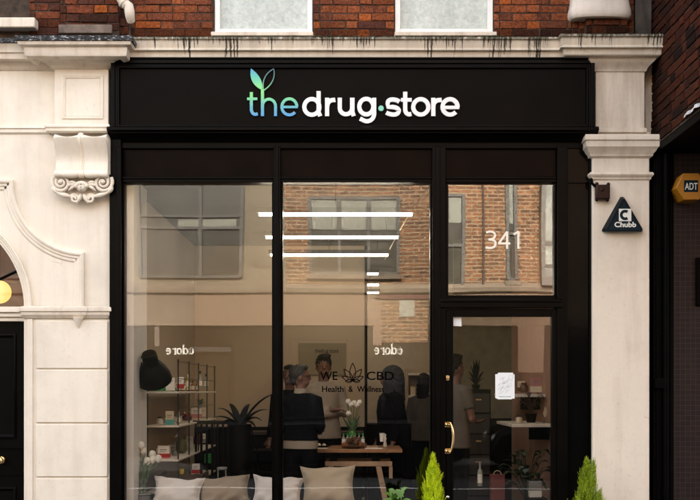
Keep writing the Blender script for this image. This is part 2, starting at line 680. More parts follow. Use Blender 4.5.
_n.base(_n.ramp(_n.noise(30, _n.pos((1, 1, 2.5)), detail=8, rough=.7), [(0.46, (0.008, 0.008, 0.009)), (0.56, (0.05, 0.05, 0.055)), (0.66, (0.62, 0.62, 0.62))]))
_n.set(Roughness=0.5)
_n.b.inputs['Specular IOR Level'].default_value = 0.2
_n.bump(_n.noise(40, detail=5), 0.6, 0.006)
m_lead = _n.m
m_brass = plain('brass', (0.85, 0.60, 0.30), 0.22, metal=1.0, var=0.1)
m_letter = plain('white_letters', (0.86, 0.86, 0.86), 0.4, var=0.02)
m_cement = plain('grey_cement', (0.050, 0.040, 0.032), 0.9, var=0.55, scale=5, bump=0.6, bscale=30)
m_stone = plain('grey_stone', (0.16, 0.12, 0.095), 0.9, var=0.5, scale=9, bump=0.5)
m_moss = plain('moss', (0.028, 0.032, 0.012), 0.95, var=0.5, scale=60, bump=0.6, bscale=200)

# frosted panes of the upper windows
_n = N('frosted_pane')
_f = _n.noise(26, detail=8, rough=0.7, dist=0.6)
_g = _n.noise(3.0, _n.pos((2.2, 1, 0.7)), detail=4)
_c = _n.ramp(_f, [(0.30, (0.34, 0.38, 0.345)), (0.52, (0.47, 0.51, 0.47)), (0.72, (0.58, 0.61, 0.57))])
_n.base(_n.mix(1.0, _c, _n.ramp(_g, [(0.3, 0.82), (0.7, 1.1)]), 'MULTIPLY'))
_n.set(Roughness=0.25)
m_frost = _n.m
m_frost2 = m_frost

def pal_shop(u, z, g):
    k = g.random()
    if k < 0.05: c = (0.44, 0.115, 0.032)
    elif k < 0.60: c = (0.265, 0.078, 0.032)
    elif k < 0.92: c = (0.180, 0.058, 0.030)
    else: c = (0.085, 0.032, 0.022)
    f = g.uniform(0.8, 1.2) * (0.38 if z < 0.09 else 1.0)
    return tuple(a * f for a in c)
def pal_left(u, z, g):
    k = g.random()
    if k < 0.10: c = (0.46, 0.115, 0.024)
    elif k < 0.50: c = (0.17, 0.05, 0.024)
    else: c = (0.095, 0.036, 0.024)
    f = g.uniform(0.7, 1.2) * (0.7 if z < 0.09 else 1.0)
    return tuple(a * f for a in c)
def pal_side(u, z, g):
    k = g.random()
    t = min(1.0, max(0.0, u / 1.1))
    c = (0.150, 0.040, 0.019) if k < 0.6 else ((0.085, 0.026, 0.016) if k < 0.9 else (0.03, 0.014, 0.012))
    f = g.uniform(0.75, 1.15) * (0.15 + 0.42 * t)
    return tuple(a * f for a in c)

# ------------------------------------------------------------------ the ground
def ground(name, x0, x1, y0, y1, z, mat, z0=None):
    mb = MB().box(x0, x1, y0, y1, z - 0.3 if z0 is None else z0, z)
    o = single(name, mb, mat, None, None, smooth=0)
    o['kind'] = 'structure'
    return o
_n = N('paving')
_g = _n.node('ShaderNodeTexBrick')
_g.inputs['Scale'].default_value = 1.0
_g.inputs['Brick Width'].default_value = 0.9
_g.inputs['Row Height'].default_value = 0.6
_g.inputs['Mortar Size'].default_value = 0.008
_g.inputs['Color1'].default_value = (0.085, 0.078, 0.07, 1)
_g.inputs['Color2'].default_value = (0.065, 0.06, 0.053, 1)
_g.inputs['Mortar'].default_value = (0.08, 0.075, 0.07, 1)
_n.link(_n.pos(), _g.inputs['Vector'])
_n.base(_n.mix(1.0, _g.outputs['Color'], _n.ramp(_n.noise(5, detail=8), [(0.3, 0.75), (0.7, 1.15)]), 'MULTIPLY'))
_n.set(Roughness=0.8)
m_paving = _n.m
m_asphalt = plain('asphalt', (0.036, 0.035, 0.033), 0.85, var=0.3, scale=30, bump=0.5, bscale=160)
ground('pavement', -22, 22, -3.0, 0.02, 0.0, m_paving)
ground('road', -60, 60, -40, 40, -0.13, m_asphalt)
ground('far_pavement', -22, 22, OPP - 0.2, -11.5, 0.0, m_paving)
mb = MB().box(-22, 22, -8.02, -7.90, -0.128, -0.122)
o = single('road_line', mb, plain('road_paint', (0.75, 0.73, 0.68), 0.7), None, None); o['kind'] = 'structure'

# ------------------------------------------------------------------ the shop building
shop = thing('shop_building', 'red brick building with a black shopfront and white stone ledge above it', 'shop', (0, 0, 0))
XL, XR = U(111), U(595)

# upper wall of individually laid bricks
BY = 0.08
ZB = 4.36
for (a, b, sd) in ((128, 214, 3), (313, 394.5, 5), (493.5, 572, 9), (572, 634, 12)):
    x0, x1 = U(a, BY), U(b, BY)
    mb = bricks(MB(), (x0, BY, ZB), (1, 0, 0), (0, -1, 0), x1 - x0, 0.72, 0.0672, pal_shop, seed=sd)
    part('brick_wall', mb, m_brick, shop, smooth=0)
for (a, b) in ((128, 214), (313, 394.5), (493.5, 634)):
    part('mortar_bed', MB().box(U(a, BY), U(b, BY), BY + 0.004, 0.42, 4.0, 5.09), m_mortar, shop, smooth=0)
mb = MB().box(U(110), 2.52, 0.10, 0.42, 5.10, 7.6)
part('upper_wall', mb, brick_tex_mat('upper_brick', (0.26, 0.07, 0.03), (0.12, 0.04, 0.025), (0.06, 0.045, 0.035)), shop, smooth=0)
mb = MB().box(-2.3, 2.52, 0.42, 9.3, 7.2, 7.4).box(-2.3, -2.1, 0.43, 9.3, 0, 7.19).box(2.3, 2.535, 0.43, 9.3, 0, 7.19).box(-2.1, 2.3, 9.1, 9.29, 0, 7.19)
part('shell_wall', mb, m_cement, shop, smooth=0)
# old cement strip at the right-hand end
mb = MB().grid(lambda a, b: (U(634, 0.1) + a * (2.53 - U(634, 0.1)), 0.06 + 0.006 * math.sin(7 * a + 5 * b) + 0.004 * math.sin(23 * b + 9 * a), 4.30 + b * 1.0), 10, 16)
part('cement_patch', mb, m_cement, shop)

# two sash windows above
for k, (a, b) in enumerate(((214.6, 312.6), (395, 493))):
    y = 0.10
    x0, x1 = U(a, y), U(b, y)
    zb = V(38.0, y)
    mb = MB()
    st = 0.045
    mb.box(x0, x0 + st, y, y + 0.09, zb, 5.3)
    mb.box(x1 - st, x1, y, y + 0.09, zb, 5.3)
    mb.box(x0 + st, x1 - st, y + 0.004, y + 0.09, zb, zb + 0.078)
    w = part('sash_window', mb, m_whitepaint, shop, bevel=0.004)
    part('frosted_pane', MB().box(x0 + st - .01, x1 - st + .01, y + 0.045, y + 0.055, zb + 0.06, 5.3), m_frost, w, smooth=0)
    part('sill', MB().box(x0 - 0.01, x1 + 0.01, -0.06, y + 0.10, zb - 0.035, zb - 0.001), m_stucco_old, w, bevel=0.005)

# white stone ledge that runs over the shop and breaks forward over the right pier
prof = [(-0.12, 4.385), (0.150, 4.352), (0.160, 4.345), (0.160, 4.333), (0.143, 4.326), (0.138, 4.300), (0.125, 4.270), (0.128, 4.258),
        (0.150, 4.254), (0.150, 4.243), (0.122, 4.238), (0.115, 4.196), (0.105, 4.188), (-0.02, 4.186)]
mb = MB().sweep([(U(129), 0), (U(573.5), 0), (U(573.5), -0.07), (U(641), -0.07), (U(641), 0.12)], prof)
ledge = part('ledge', mb, m_ledge, shop, label='long white ledge with black drip stains')
# moss clumps along the top of the ledge
mb = MB()
g = random.Random(4)
for i in range(420):
    px = g.uniform(205, 640) if i % 4 else g.uniform(130, 640)
    base = 1.0 if 270 < px < 500 else 0.65
    fwd = -0.07 if px > 574 else 0.0
    r = g.uniform(0.004, 0.013) * base
    x = U(px, -0.15) + g.gauss(0, 0.01)
    mb.ball((x, -0.148 + fwd + g.uniform(-0.008, 0.05), 4.352 + g.uniform(-0.012, 0.006)), (r * g.uniform(1, 2.2), r, r * 0.7), 6, 4)
mo = part('moss', mb, m_moss, ledge, smooth=60)
mo['kind'] = 'stuff'

# swollen white stone foot of the window surround at the right
y = -0.02
mb = MB()
def foot(a, b):
    t = b
    w = U(633, y) - U(570, y)
    prof_ = [(0.80, 4.548), (0.93, 4.553), (0.985, 4.572), (1.0, 4.60), (0.985, 4.63), (0.955, 4.66), (0.93, 4.70), (0.915, 4.9), (0.915, 5.2)]
    i = min(int(t * (len(prof_) - 1)), len(prof_) - 2)
    f = t * (len(prof_) - 1) - i
    s = prof_[i][0] * (1 - f) + prof_[i + 1][0] * f
    z = prof_[i][1] * (1 - f) + prof_[i + 1][1] * f
    ang = -PI / 2 + (a - 0.5) * PI
    ex = 0.30
    cx = math.copysign(abs(math.sin((a - .5) * PI)) ** 0.9, a - .5) * w / 2 * s
    dy = -abs(math.cos((a - .5) * PI)) ** 0.45 * 0.15 * s
    return (U(601.5, y) + cx, y + 0.10 + dy, z)
mb.grid(foot, 28, 24)
n0 = len(mb.v)
mb.box(U(575, y), U(628, y), y + 0.0, 0.2, 4.555, 5.2)
part('stone_foot', mb, stucco_mat('old_white_stone', (0.66, 0.59, 0.52), 0.5), shop, smooth=60)
mb = MB()
bricks(mb, (U(586, 0.0), 0.0, ZB), (1, 0, 0), (0, -1, 0), U(628) - U(586), 0.20, 0.0672, lambda u, z, g: tuple(a * 0.55 for a in pal_shop(u, z, g)), seed=21)
part('brick_plinth', mb, m_brick, shop, smooth=0)
part('plinth_core', MB().box(U(586.3), U(627.7), 0.012, 0.075, ZB, 4.56), m_mortar, shop, smooth=0)

# right-hand white pier with capital
pier = part('pier', MB().box(U(592.5, -.06), U(649.5, -.06), -0.06, 0.10, 0.0, V(132, -.06)), stucco_mat('pier_paint', (0.745, 0.665, 0.565), 0.32), shop, bevel=0.006)
x0, x1 = U(595.5, -.06), U(644.5, -.06)
fz0, fz1 = V(130, -.06), V(60, -.06)
part('frieze', MB().box(x0, x1, -0.066, 0.0995, fz0, 4.188), m_stucco_old, pier, bevel=0.004)
prof = [(0, V(58.5, -.1)), (0.075, V(58.8, -.1)), (0.07, V(61, -.1)), (0.045, V(64, -.1)), (0.02, V(67, -.1)), (0.010, V(70.5, -.1)), (0, V(71, -.1))]
part('cove', MB().sweep([(x0, 0.05), (x0, -.066), (x1, -.066), (x1, 0.05)], prof), m_stucco_old, pier)
prof = [(0, V(127, -.1)), (0.014, V(127.6, -.1)), (0.014, V(131.4, -.1)), (0.0, V(132.2, -.1))]
part('band', MB().sweep([(x0, 0.05), (x0, -.066), (x1, -.066), (x1, 0.05)], prof), m_stucco_old, pier)
x0, x1 = U(592.5, -.06), U(649.5, -.06)
prof = [(-0.02, V(131.8, -.14)), (0.072, V(134, -.14)), (0.078, V(136, -.14)), (0.078, V(139.5, -.14)), (0.066, V(140.5, -.14)), (0.064, V(146, -.14)),
        (0.054, V(147.2, -.14)), (0.040, V(150.5, -.13)), (0.026, V(152.5, -.12)), (0.022, V(155.5, -.1)), (0.004, V(157.5, -.08)), (0.0, V(158, -.08))]
part('capital', MB().sweep([(x0, 0.06), (x0, -.06), (x1, -.06), (x1, 0.06)], prof), m_stucco_old, pier)
prof = [(0, V(171.5, -.08)), (0.022, V(172.2, -.08)), (0.030, V(174.5, -.08)), (0.022, V(176.2, -.08)), (0.012, V(177.2, -.08)), (0.010, V(179, -.08)), (0, V(180, -.08))]
part('astragal', MB().sweep([(x0, 0.06), (x0, -.06), (x1, -.06), (x1, 0.06)], prof), m_stucco_old, pier)
# weathered white return behind the pier
mb = MB().grid(lambda a, b: (U(645, .1) + a * 0.085 - 0.03 * (1 - b) * a, 0.10 + 0.006 * math.sin(20 * b), 3.58 + b * 0.75), 4, 12)
part('render_return', mb, m_stucco_old, shop)

# ---- black timber shopfront
ZG = 0.42
sf = MB()
sf.box(U(110.5), U(122), -0.04, 0.16, 0, V(128))                 # left post
sf.box(U(117.5), U(122.5), -0.055, -0.041, 0.0, V(148))
sf.box(U(273.6), U(280.8), -0.02, 0.12, ZG, V(147))              # mullion
sf.box(U(275.4), U(279.0), -0.035, -0.021, ZG, V(147))
sf.box(U(432), U(445.6), -0.03, 0.12, 0, V(147))                 # door post
sf.box(U(435.2), U(439.8), -0.046, -0.031, 0, V(148))
sf.box(U(556.6), U(567), -0.03, 0.12, 0, V(147))                 # right post
sf.box(U(591.5), U(595), -0.05, 0.10, 0, V(147))                 # end strip
sf.box(U(589), U(591.4), -0.02, 0.10, 0, V(147))
sf.box(U(110.5), U(595), 0.0, 0.16, V(148.5), V(126))            # beam under the sign
for (a, b) in ((122.6, 273.5), (280.9, 431.9), (445.7, 556.5)):
    sf.box(U(a), U(b), -0.004, 0.10, V(182.5), V(176.6))         # rail above glass
    sf.box(U(a), U(b), -0.016, -0.0045, V(179.3), V(176.9))
sf.box(U(445.7), U(556.5), 0.012, 0.10, V(299), V(295))
sf.box(U(439), U(562), -0.050, 0.10, V(308), V(299.2))           # transom
sf.box(U(440), U(561), -0.062, -0.0505, V(302.5), V(299.8))
sf.box(U(445.7), U(448.5), 0.01, 0.09, V(295), V(182.6)); sf.box(U(554.4), U(556.5), 0.01, 0.09, V(295), V(182.6))
sf.box(U(122.1), U(124.2), 0.012, 0.09, ZG, V(182.6)); sf.box(U(271.8), U(273.5), 0.012, 0.09, ZG, V(182.6))
sf.box(U(280.9), U(282.6), 0.012, 0.09, ZG, V(182.6)); sf.box(U(430.2), U(431.9), 0.012, 0.09, ZG, V(182.6))
sf.box(U(122.1), U(431.9), -0.05, 0.10, 0.38, ZG)                # sill
frame = part('shopfront_frame', sf, m_black, shop, bevel=0.004)
mb = MB()
for (a, b) in ((122.6, 273.5), (280.9, 431.9), (445.7, 556.5)):
    part('fascia_board', MB().box(U(a), U(b), 0.03, 0.08, V(177), V(148)), m_board, frame, smooth=0)
mb = MB().box(U(122.2), U(431.8), 0.0, 0.09, 0.0, 0.379)
mb.box(U(135), U(268), -0.012, -0.0005, 0.06, 0.33).box(U(287), U(425), -0.012, -0.0005, 0.06, 0.33)
part('stall_riser', mb, m_black, frame, bevel=0.006)
mb = MB().box(U(567.1), U(588.9), 0.012, 0.05, 0.0, V(183)).box(U(567.1), U(588.9), 0.012, 0.05, V(176), V(148.6)).box(U(567.1), U(588.9), -0.005, 0.05, V(182.9), V(176.1))
part('black_glass_strip', mb, m_darkglass, frame, smooth=0)
# moulding that closes the foot of the sign box
prof = [(0, V(122, -.14)), (0.13, V(126.2, -.14)), (0.145, V(127.5, -.14)), (0.145, V(130.0, -.14)), (0.115, V(132.0, -.12)), (0.09, V(134.5, -.1)), (0.05, V(138, -.06)), (0.03, V(141, -.03)), (0, V(141.5, 0))]
part('cornice', MB().sweep([(U(110.6), 0.0), (U(594.9), 0.0)], prof), m_black, frame)

# ---- glass: big panes are very slightly bowed, like real plate glass
def pane(name, x0, x1, z0, z1, bow, mat, parent, y=0.060, t=0.006, tilt=0.0):
    mb = MB()
    nu, nv = 24, 24
    def fr(a, b):
        s = (1 - (2 * a - 1) ** 2) * (1 - (2 * b - 1) ** 2)
        return (x0 + (x1 - x0) * a, y - bow * s + tilt * (b - 0.5) + 0.0001 * math.sin(5 * a + 3.1 * b), z0 + (z1 - z0) * b)
    mb.grid(fr, nu, nv)
    return part(name, mb, mat, parent, smooth=180)
p_left = pane('window_pane', U(123, .06), U(273, .06), ZG, V(181.5, .06), 0.0012, m_glass, frame)
p_mid = pane('window_pane', U(281.5, .06), U(431.5, .06), ZG, V(181.5, .06), 0.0009, m_glass, frame)
p_top = pane('transom_pane', U(447, .05), U(556, .05), V(296, .05), V(181.5, .05), 0.00012, glass_mat('transom_glass', 0.17), frame, y=0.05)

# house number on the transom pane
mb = MB()
yn0, yn1 = 0.038, 0.044
def zn(x, y):    # measured in a 12.5x enlargement whose corner is (475, 220)
    return (U(475 + x / 12.51, yn1), V(220 + y / 12.5, yn1))
wn_ = 2.1 / S(yn1)
mb.stroke([zn(*p) for p in bez((140, 158), (185, 132), (255, 150), (250, 195), 8) + bez((250, 195), (246, 235), (205, 243), (168, 246), 6)[1:]], wn_, yn0, yn1)
mb.stroke([zn(*p) for p in bez((185, 245), (235, 247), (262, 265), (255, 305), 6) + bez((255, 305), (250, 355), (180, 360), (132, 343), 8)[1:]], wn_, yn0 - .0003, yn1)
mb.stroke([zn(400, 362), zn(400, 145)], wn_, yn0, yn1)
mb.stroke([zn(402, 145), zn(296, 296)], wn_, yn0 - .0003, yn1)
mb.stroke([zn(288, 294), zn(440, 294)], wn_, yn0 - .0006, yn1)
mb.stroke([zn(541, 362), zn(541, 142)], wn_, yn0, yn1)
mb.stroke([zn(545, 146), zn(482, 182)], wn_, yn0 - .0003, yn1)
part('house_number', mb, plain('cream_letters', (0.96, 0.90, 0.78), 0.5, var=0.02), p_top, label='cream house number reading 341')

# black vinyl lettering on the middle pane
m_vinyl = plain('black_vinyl', (0.002, 0.002, 0.002), 0.7, spec=0.0)
mb = MB()
yv0, yv1 = 0.050, 0.0520
def X(px): return U(px, yv1)
def Z(py): return V(py, yv1)
mb.text('WE', X(320), X(337.5), Z(380), Z(371.5), yv0, yv1, bold=0.012)
mb.text('CBD', X(366.5), X(394), Z(380), Z(371.5), yv0, yv1, bold=0.012)
mb.text('Health', X(322), X(343.5), Z(392), Z(386), yv0, yv1, bold=0.02)
mb.text('&', X(348.5), X(353), Z(392), Z(386), yv0, yv1, bold=0.02)
mb.text('Wellness', X(357), X(384), Z(392), Z(386), yv0, yv1, bold=0.02)
cx, cz = X(352.7), Z(380.5)
k = 1 / S(yv1)
for i, (ang, L, w) in enumerate(((90, 17.5, 3.0), (128, 14.5, 2.7), (52, 14.5, 2.7), (160, 11.5, 2.2), (20, 11.5, 2.2), (186, 7.5, 1.6), (-6, 7.5, 1.6))):
    c, s_ = math.cos(R(ang)), math.sin(R(ang))
    def lp(t, side):
        d = math.sin(PI * t ** 0.9) * w * side
        return (cx + (c * t * L - s_ * d) * k, cz + (s_ * t * L + c * d) * k)
    for side in (-1, 1):
        mb.stroke([lp(j / 10, side) for j in range(11)], 0.85 * k, yv0 - 0.0002 * i, yv1)
part('window_lettering', mb, m_vinyl, p_mid, label='black vinyl lettering reading WE CBD Health & Wellness round a leaf outline')

# ---- the door
door = hub('door', shop)
mb = MB()
y0, y1 = -0.012, 0.055
mb.box(U(445.8), U(453.2), y0, y1, 0.02, V(309))
mb.box(U(551.6), U(557.6), y0, y1, 0.02, V(309))
mb.box(U(453.3), U(551.5), y0, y1, V(316.5), V(309))
mb.box(U(453.3), U(551.5), y0, y1, 0.02, 0.28)
mb.box(U(446), U(450), y0 - 0.012, y0 - 0.0004, 0.02, V(311))
part('door_frame', mb, m_black, door, bevel=0.004)
pane('door_pane', U(453, .03), U(552, .03), 0.27, V(316, .03), 0.0002, m_doorglass, door, y=0.03)
mb = MB()
hx = U(447.5, -.03)
zt, zb_ = V(424.5, -.05), V(451, -.05)
for z in (zt, zb_):
    mb.box(hx - 0.022, hx + 0.022, -0.032, -0.0245, z - 0.022, z + 0.022)
    mb.tube([(hx, -0.03, z), (hx, -0.062, z), (hx + 0.018, -0.075, z)], [0.012, 0.009, 0.010], 10)
    mb.ball((hx - 0.008, -0.05, z), 0.013, 10, 7)
mb.tube(bez((hx + 0.018, -0.075, zt + 0.02), (hx + 0.050, -0.085, zt - 0.05), (hx + 0.050, -0.085, zb_ + 0.05), (hx + 0.018, -0.075, zb_ - 0.01), 14),
        [0.007, 0.008, 0.009, 0.010, 0.011, 0.011, 0.011, 0.011, 0.011, 0.011, 0.011, 0.010, 0.009, 0.008, 0.007], 10)
part('pull_handle', mb, m_brass, door, label='bowed brass pull handle', smooth=50)
mb = MB().box(U(446.2, -.03), U(449.2, -.03), -0.034, -0.0245, V(380.5, -.03), V(375.5, -.03))
mb.cyl((U(447.7, -.03), -0.034, V(378, -.03)), (U(447.7, -.03), -0.040, V(378, -.03)), 0.010, n=14)
part('lock', mb, m_brass, door, bevel=0.002)
mb = MB().ball((U(447.5, -.03), -0.05, V(497, -.05)), 0.017, 12, 8).cyl((U(447.5, -.03), -0.024, V(497, -.05)), (U(447.5, -.03), -0.05, V(497, -.05)), 0.008)
part('knob', mb, plain('steel', (0.6, 0.6, 0.6), 0.25, metal=1.0), door)

# paper stuck to the door glass
mb = MB()
yp = 0.024
x0, x1, z0, z1 = U(495.3, yp), U(514.6, yp), V(399.2, yp), V(372.6, yp)
c = 0.024
mb.prism([(x0 + c, z0), (x1 - c, z0), (x1 - c, z0 + .004), (x1, z0 + 0.007), (x1, z1 - c * .6), (x1 - c * .5, z1 - c * .6), (x1 - c * .5, z1), (x0 + c, z1), (x0 + c * .8, z1 - c * .5), (x0, z1 - c * .55), (x0, z0 + .012)], yp, yp + 0.0012)
notice = thing('paper_notice', 'white paper notice with faint coloured drawing taped to the door glass', 'notice', ((x0 + x1) / 2, yp, z0))
part('sheet', mb, plain('white_paper', (0.84, 0.86, 0.88), 0.7, var=0.02), notice, smooth=0)
mb = MB()
g = random.Random(11)
for i in range(26):
    a, b = g.uniform(x0 + .035, x1 - .03), g.uniform(z0 + .06, z1 - .03)
    mb.stroke([(a + 0.022 * math.cos(t + i), b + 0.014 * math.sin(1.7 * t + i)) for t in (0, .5, 1, 1.6, 2.2)], 0.0016, yp - 0.0006 - i * 2e-5, yp - 0.0002)
mb.stroke([(x0 + .03, z0 + .022), (x1 - .03, z0 + .022)], 0.006, yp - .0006, yp - .0002)
part('drawing', mb, plain('faint_ink', (0.32, 0.42, 0.45), 0.7, var=0.6, scale=40), notice, smooth=0)
x0, x1, z0, z1 = U(452.8, yp), U(461.6, yp), V(326.3, yp), V(317.2, yp)
single('sticker', MB().prism([(x0, z0 + .004), (x1, z0), (x1 - .003, z1), (x0 + .004, z1 - .003)], yp, yp + .001), plain('white_paper', (0.84, 0.86, 0.88)),
       'small blank white square sticker at the top corner of the door glass', 'sticker', ((x0 + x1) / 2, yp, z0), smooth=0)

# ------------------------------------------------------------------ the shop sign
sg = thing('shop_sign', 'long black sign box with the green and white lettering the drug store', 'sign', (0, -0.1, V(133, -.1)))
mb = MB()
ys = -0.115
a0, a1, b0, b1 = U(110.8, ys), U(594.8, ys), V(133.0, ys), V(59.5, ys)
ring = [(a0, b0), (a0, b1), (a1, b1), (a1, b0)]
prof = [(0.0, 0.0), (0.0, ys), (0.030, ys), (0.036, ys + 0.012), (0.050, ys + 0.012), (0.054, ys + 0.004), (0.066, ys + 0.004), (0.074, ys + 0.030), (0.078, 0.0)]
mb.sweep(ring, prof, plan=False, closed=True)
part('sign_frame', mb, m_black, sg, bevel=0.002)
mb = MB().box(a0 + 0.07, a1 - 0.07, ys + 0.026, 0.0, b0 + 0.07, b1 - 0.07)
part('sign_panel', mb, m_sign, sg, smooth=0)
part('sign_lip', MB().box(a0 + 0.02, a1 - 0.005, ys - 0.012, 0.05, b1 + 0.0005, b1 + 0.016), m_black, sg, bevel=0.004)

LY0 = ys + 0.006          # letter fronts
LY1 = ys + 0.026
sf_ = 5.833
def za(x, y):
    return (U(240 + x / sf_, LY0), V(62 + y / sf_, LY0))
def zb2(x, y):
    return za(x + 641.7, y)
kz = 1 / (sf_ * S(LY0))
class Pen:
    def __init__(self): self.mb = MB(); self.k = 0
    def s(self, pts, w, f=za):
        self.mb.stroke([f(*p) for p in pts], w * kz if not isinstance(w, list) else [a * kz for a in w], LY0 - 0.0003 * self.k, LY1)
        self.k = (self.k + 1) % 6
def el(cx, cy, rx, ry, a0, a1, n=22):
    return [(cx + rx * math.cos(R(a0 + (a1 - a0) * i / n)), cy - ry * math.sin(R(a0 + (a1 - a0) * i / n))) for i in range(n + 1)]
# colour runs green at the top of the letters and blue at the foot
_n = N('green_blue_letters')
_g = _n.node('ShaderNodeNewGeometry'); _s = _n.node('ShaderNodeSeparateXYZ'); _n.link(_g.outputs['Position'], _s.inputs[0])
_t = _n.math('DIVIDE', _n.math('SUBTRACT', _s.outputs['Z'], V(117, LY0)), V(66, LY0) - V(117, LY0))
_n.base(_n.ramp(_t, [(0.0, (0.07, 0.30, 0.66)), (0.20, (0.10, 0.42, 0.50)), (0.42, (0.20, 0.66, 0.24)), (0.60, (0.21, 0.68, 0.25)), (0.80, (0.09, 0.50, 0.42)), (1.0, (0.06, 0.28, 0.66))]))
_n.set(Roughness=0.4)
m_grad = _n.m
P = Pen()
P.s([(66, 176), (66, 275)] + el(90, 275, 24, 31, 180, 268, 10)[1:] + [(104, 303)], 18)
P.s([(41, 215), (101, 215)], 15)
P.s([(131, 160), (131, 316)], 18)
P.s([(131, 262)] + el(169, 257, 38, 40, 165, 0, 14) + [(207, 316)], 17)
P.s(el(288, 262, 44, 47, 0, 318, 30), 17)
P.s([(248, 263), (337, 263)], 14)
part('lettering', P.mb, m_grad, sg, label='thin letters reading the, fading from green to blue', smooth=0)
W = 24.5
P = Pen()
P.s(el(419, 262, 44, 46, 0, 360, 34), W); P.s([(458.5, 170), (458.5, 292), (468, 316)], W)
P.s([(508, 209), (508, 316)], W); P.s([(508, 262)] + el(543, 258, 34, 36, 165, 82, 10) + [(556, 221)], 25)
P.s([(582, 209), (582, 268)] + el(618, 268, 36, 37, 180, 360, 18) + [(654, 209)], W); P.s([(656, 209), (656, 292), (663, 316)], W)
P.s(el(95, 260, 41, 45, 0, 360, 34), W, zb2)
P.s([(141, 209), (141, 300)] + el(99, 300, 42, 46, 0, -118, 16)[1:] + [(58, 330)], W, zb2)
P.s([(288, 232)] + bez((280, 226), (250, 212), (218, 218), (220, 241), 8) + bez((222, 262), (285, 258), (285, 283), (285, 283), 6) + bez((285, 283), (285, 316), (235, 310), (211, 295), 8)[1:], 25, zb2)
P.s([(322, 174), (322, 276)] + el(346, 276, 24, 30, 180, 265, 8)[1:] + [(358, 303)], W, zb2); P.s([(297, 221), (360, 221)], 21, zb2)
P.s(el(413, 262, 44, 45, 0, 360, 34), W, zb2)
P.s([(486, 209), (486, 316)], W, zb2); P.s([(486, 262)] + el(520, 258, 34, 36, 165, 82, 10) + [(535, 221)], 25, zb2)
P.s(el(584, 262, 44, 45, 0, 318, 30), W, zb2); P.s([(548, 265), (638, 265)], 19, zb2)
part('lettering', P.mb, m_letter, sg, label='bold white letters reading drug store', smooth=0)
mb = MB()
c0 = zb2(181, 270)
mb.prism([(c0[0] + 16 * kz * math.cos(2 * PI * i / 24), c0[1] + 16 * kz * math.sin(2 * PI * i / 24)) for i in range(24)], LY0, LY1)
part('dot', mb, plain('mint_dot', (0.22, 0.62, 0.48), 0.4, var=0.03), sg, label='mint green dot between the two words', smooth=0)
lf = bez((64, 38), (52, 95), (75, 140), (129, 164), 14) + bez((129, 164), (137, 118), (115, 75), (64, 38), 14)[1:-1]
part('leaf', MB().prism([za(*p) for p in lf], LY0, LY1), m_grad, sg, label='solid leaf, blue at its tip and green at its foot', smooth=0)
rl = bez((137, 166), (128, 118), (140, 70), (196, 40), 14) + bez((196, 40), (210, 95), (180, 140), (137, 166), 14)[1:]
P = Pen(); P.s(rl, 6)
_n = N('leaf_outline'); _g = _n.node('ShaderNodeNewGeometry'); _s = _n.node('ShaderNodeSeparateXYZ'); _n.link(_g.outputs['Position'], _s.inputs[0])
_t = _n.math('DIVIDE', _n.math('SUBTRACT', _s.outputs['Z'], V(91, LY0)), V(68, LY0) - V(91, LY0))
_n.base(_n.ramp(_t, [(0.0, (0.25, 0.62, 0.30)), (0.45, (0.10, 0.26, 0.20)), (1.0, (0.045, 0.12, 0.17))])); _n.set(Roughness=0.45)
part('leaf_outline', P.mb, _n.m, sg, label='hollow leaf drawn in a thin outline', smooth=0)

# ------------------------------------------------------------------ the white house at the left
hs = thing('stucco_house', 'white stucco house front with an arched doorway and scroll bracket', 'house', (-3.0, 0, 0))
XW = U(109.6)
# wall with the arched opening cut out
ac = (U(-73), V(308)); ar = 97 / PPM
poly = [(XW, 0), (XW, 4.16), (-5.6, 4.16), (-5.6, 0), (ac[0] - ar, 0)] + [(x, z) for (x, z) in arc(ac[0], ac[1], ar, 180, 0, 40)] + [(ac[0] + ar, 0)]
part('wall', MB().prism(poly, 0.0, 0.30), m_stucco, hs)
# rusticated blocks stand a little proud, with grooves between
mb = MB()
ed = [320, 369.2, 423.3, 477.3, 532, 565]
for a, b in zip(ed, ed[1:]):
    mb.box(U(36.5), U(108), -0.014, -0.0005, V(b - 0.9), V(a + 0.9))
part('quoin_block', mb, m_stucco, hs, bevel=0.005)
# arch moulding
prof = [(0.0, -0.0005), (0.0, -0.03), (0.012, -0.034), (0.018, -0.022), (0.030, -0.022), (0.036, -0.012), (0.050, -0.012), (0.056, -0.0005)]
mb = MB().sweep(arc(ac[0], ac[1], 106 / PPM, 0, 180, 48), [(-o, y) for o, y in prof], plan=False)
mb = MB().sweep([(p[0], p[1]) for p in arc(ac[0], ac[1], 105.5 / PPM, 180, 0, 48)], prof, plan=False)
part('arch_moulding', mb, m_stucco, hs)
# shaped hood moulding: short level piece, hollow quarter round, then straight down
pth = [(U(-40), V(180)), (U(13.5), V(180))] + [(U(84.5 + 70.5 * math.cos(R(a))), V(182 + 70.5 * -math.sin(R(a)))) for a in [180 + i * 6 for i in range(0, 16)]] + [(U(84.5), V(308))]
prof = [(0.0, -0.0005), (0.0, -0.030), (0.016, -0.038), (0.028, -0.034), (0.034, -0.022), (0.052, -0.022), (0.060, -0.012), (0.078, -0.012), (0.088, -0.004), (0.090, -0.0005)]
part('hood_moulding', MB().sweep(pth, prof, plan=False), m_stucco, hs)
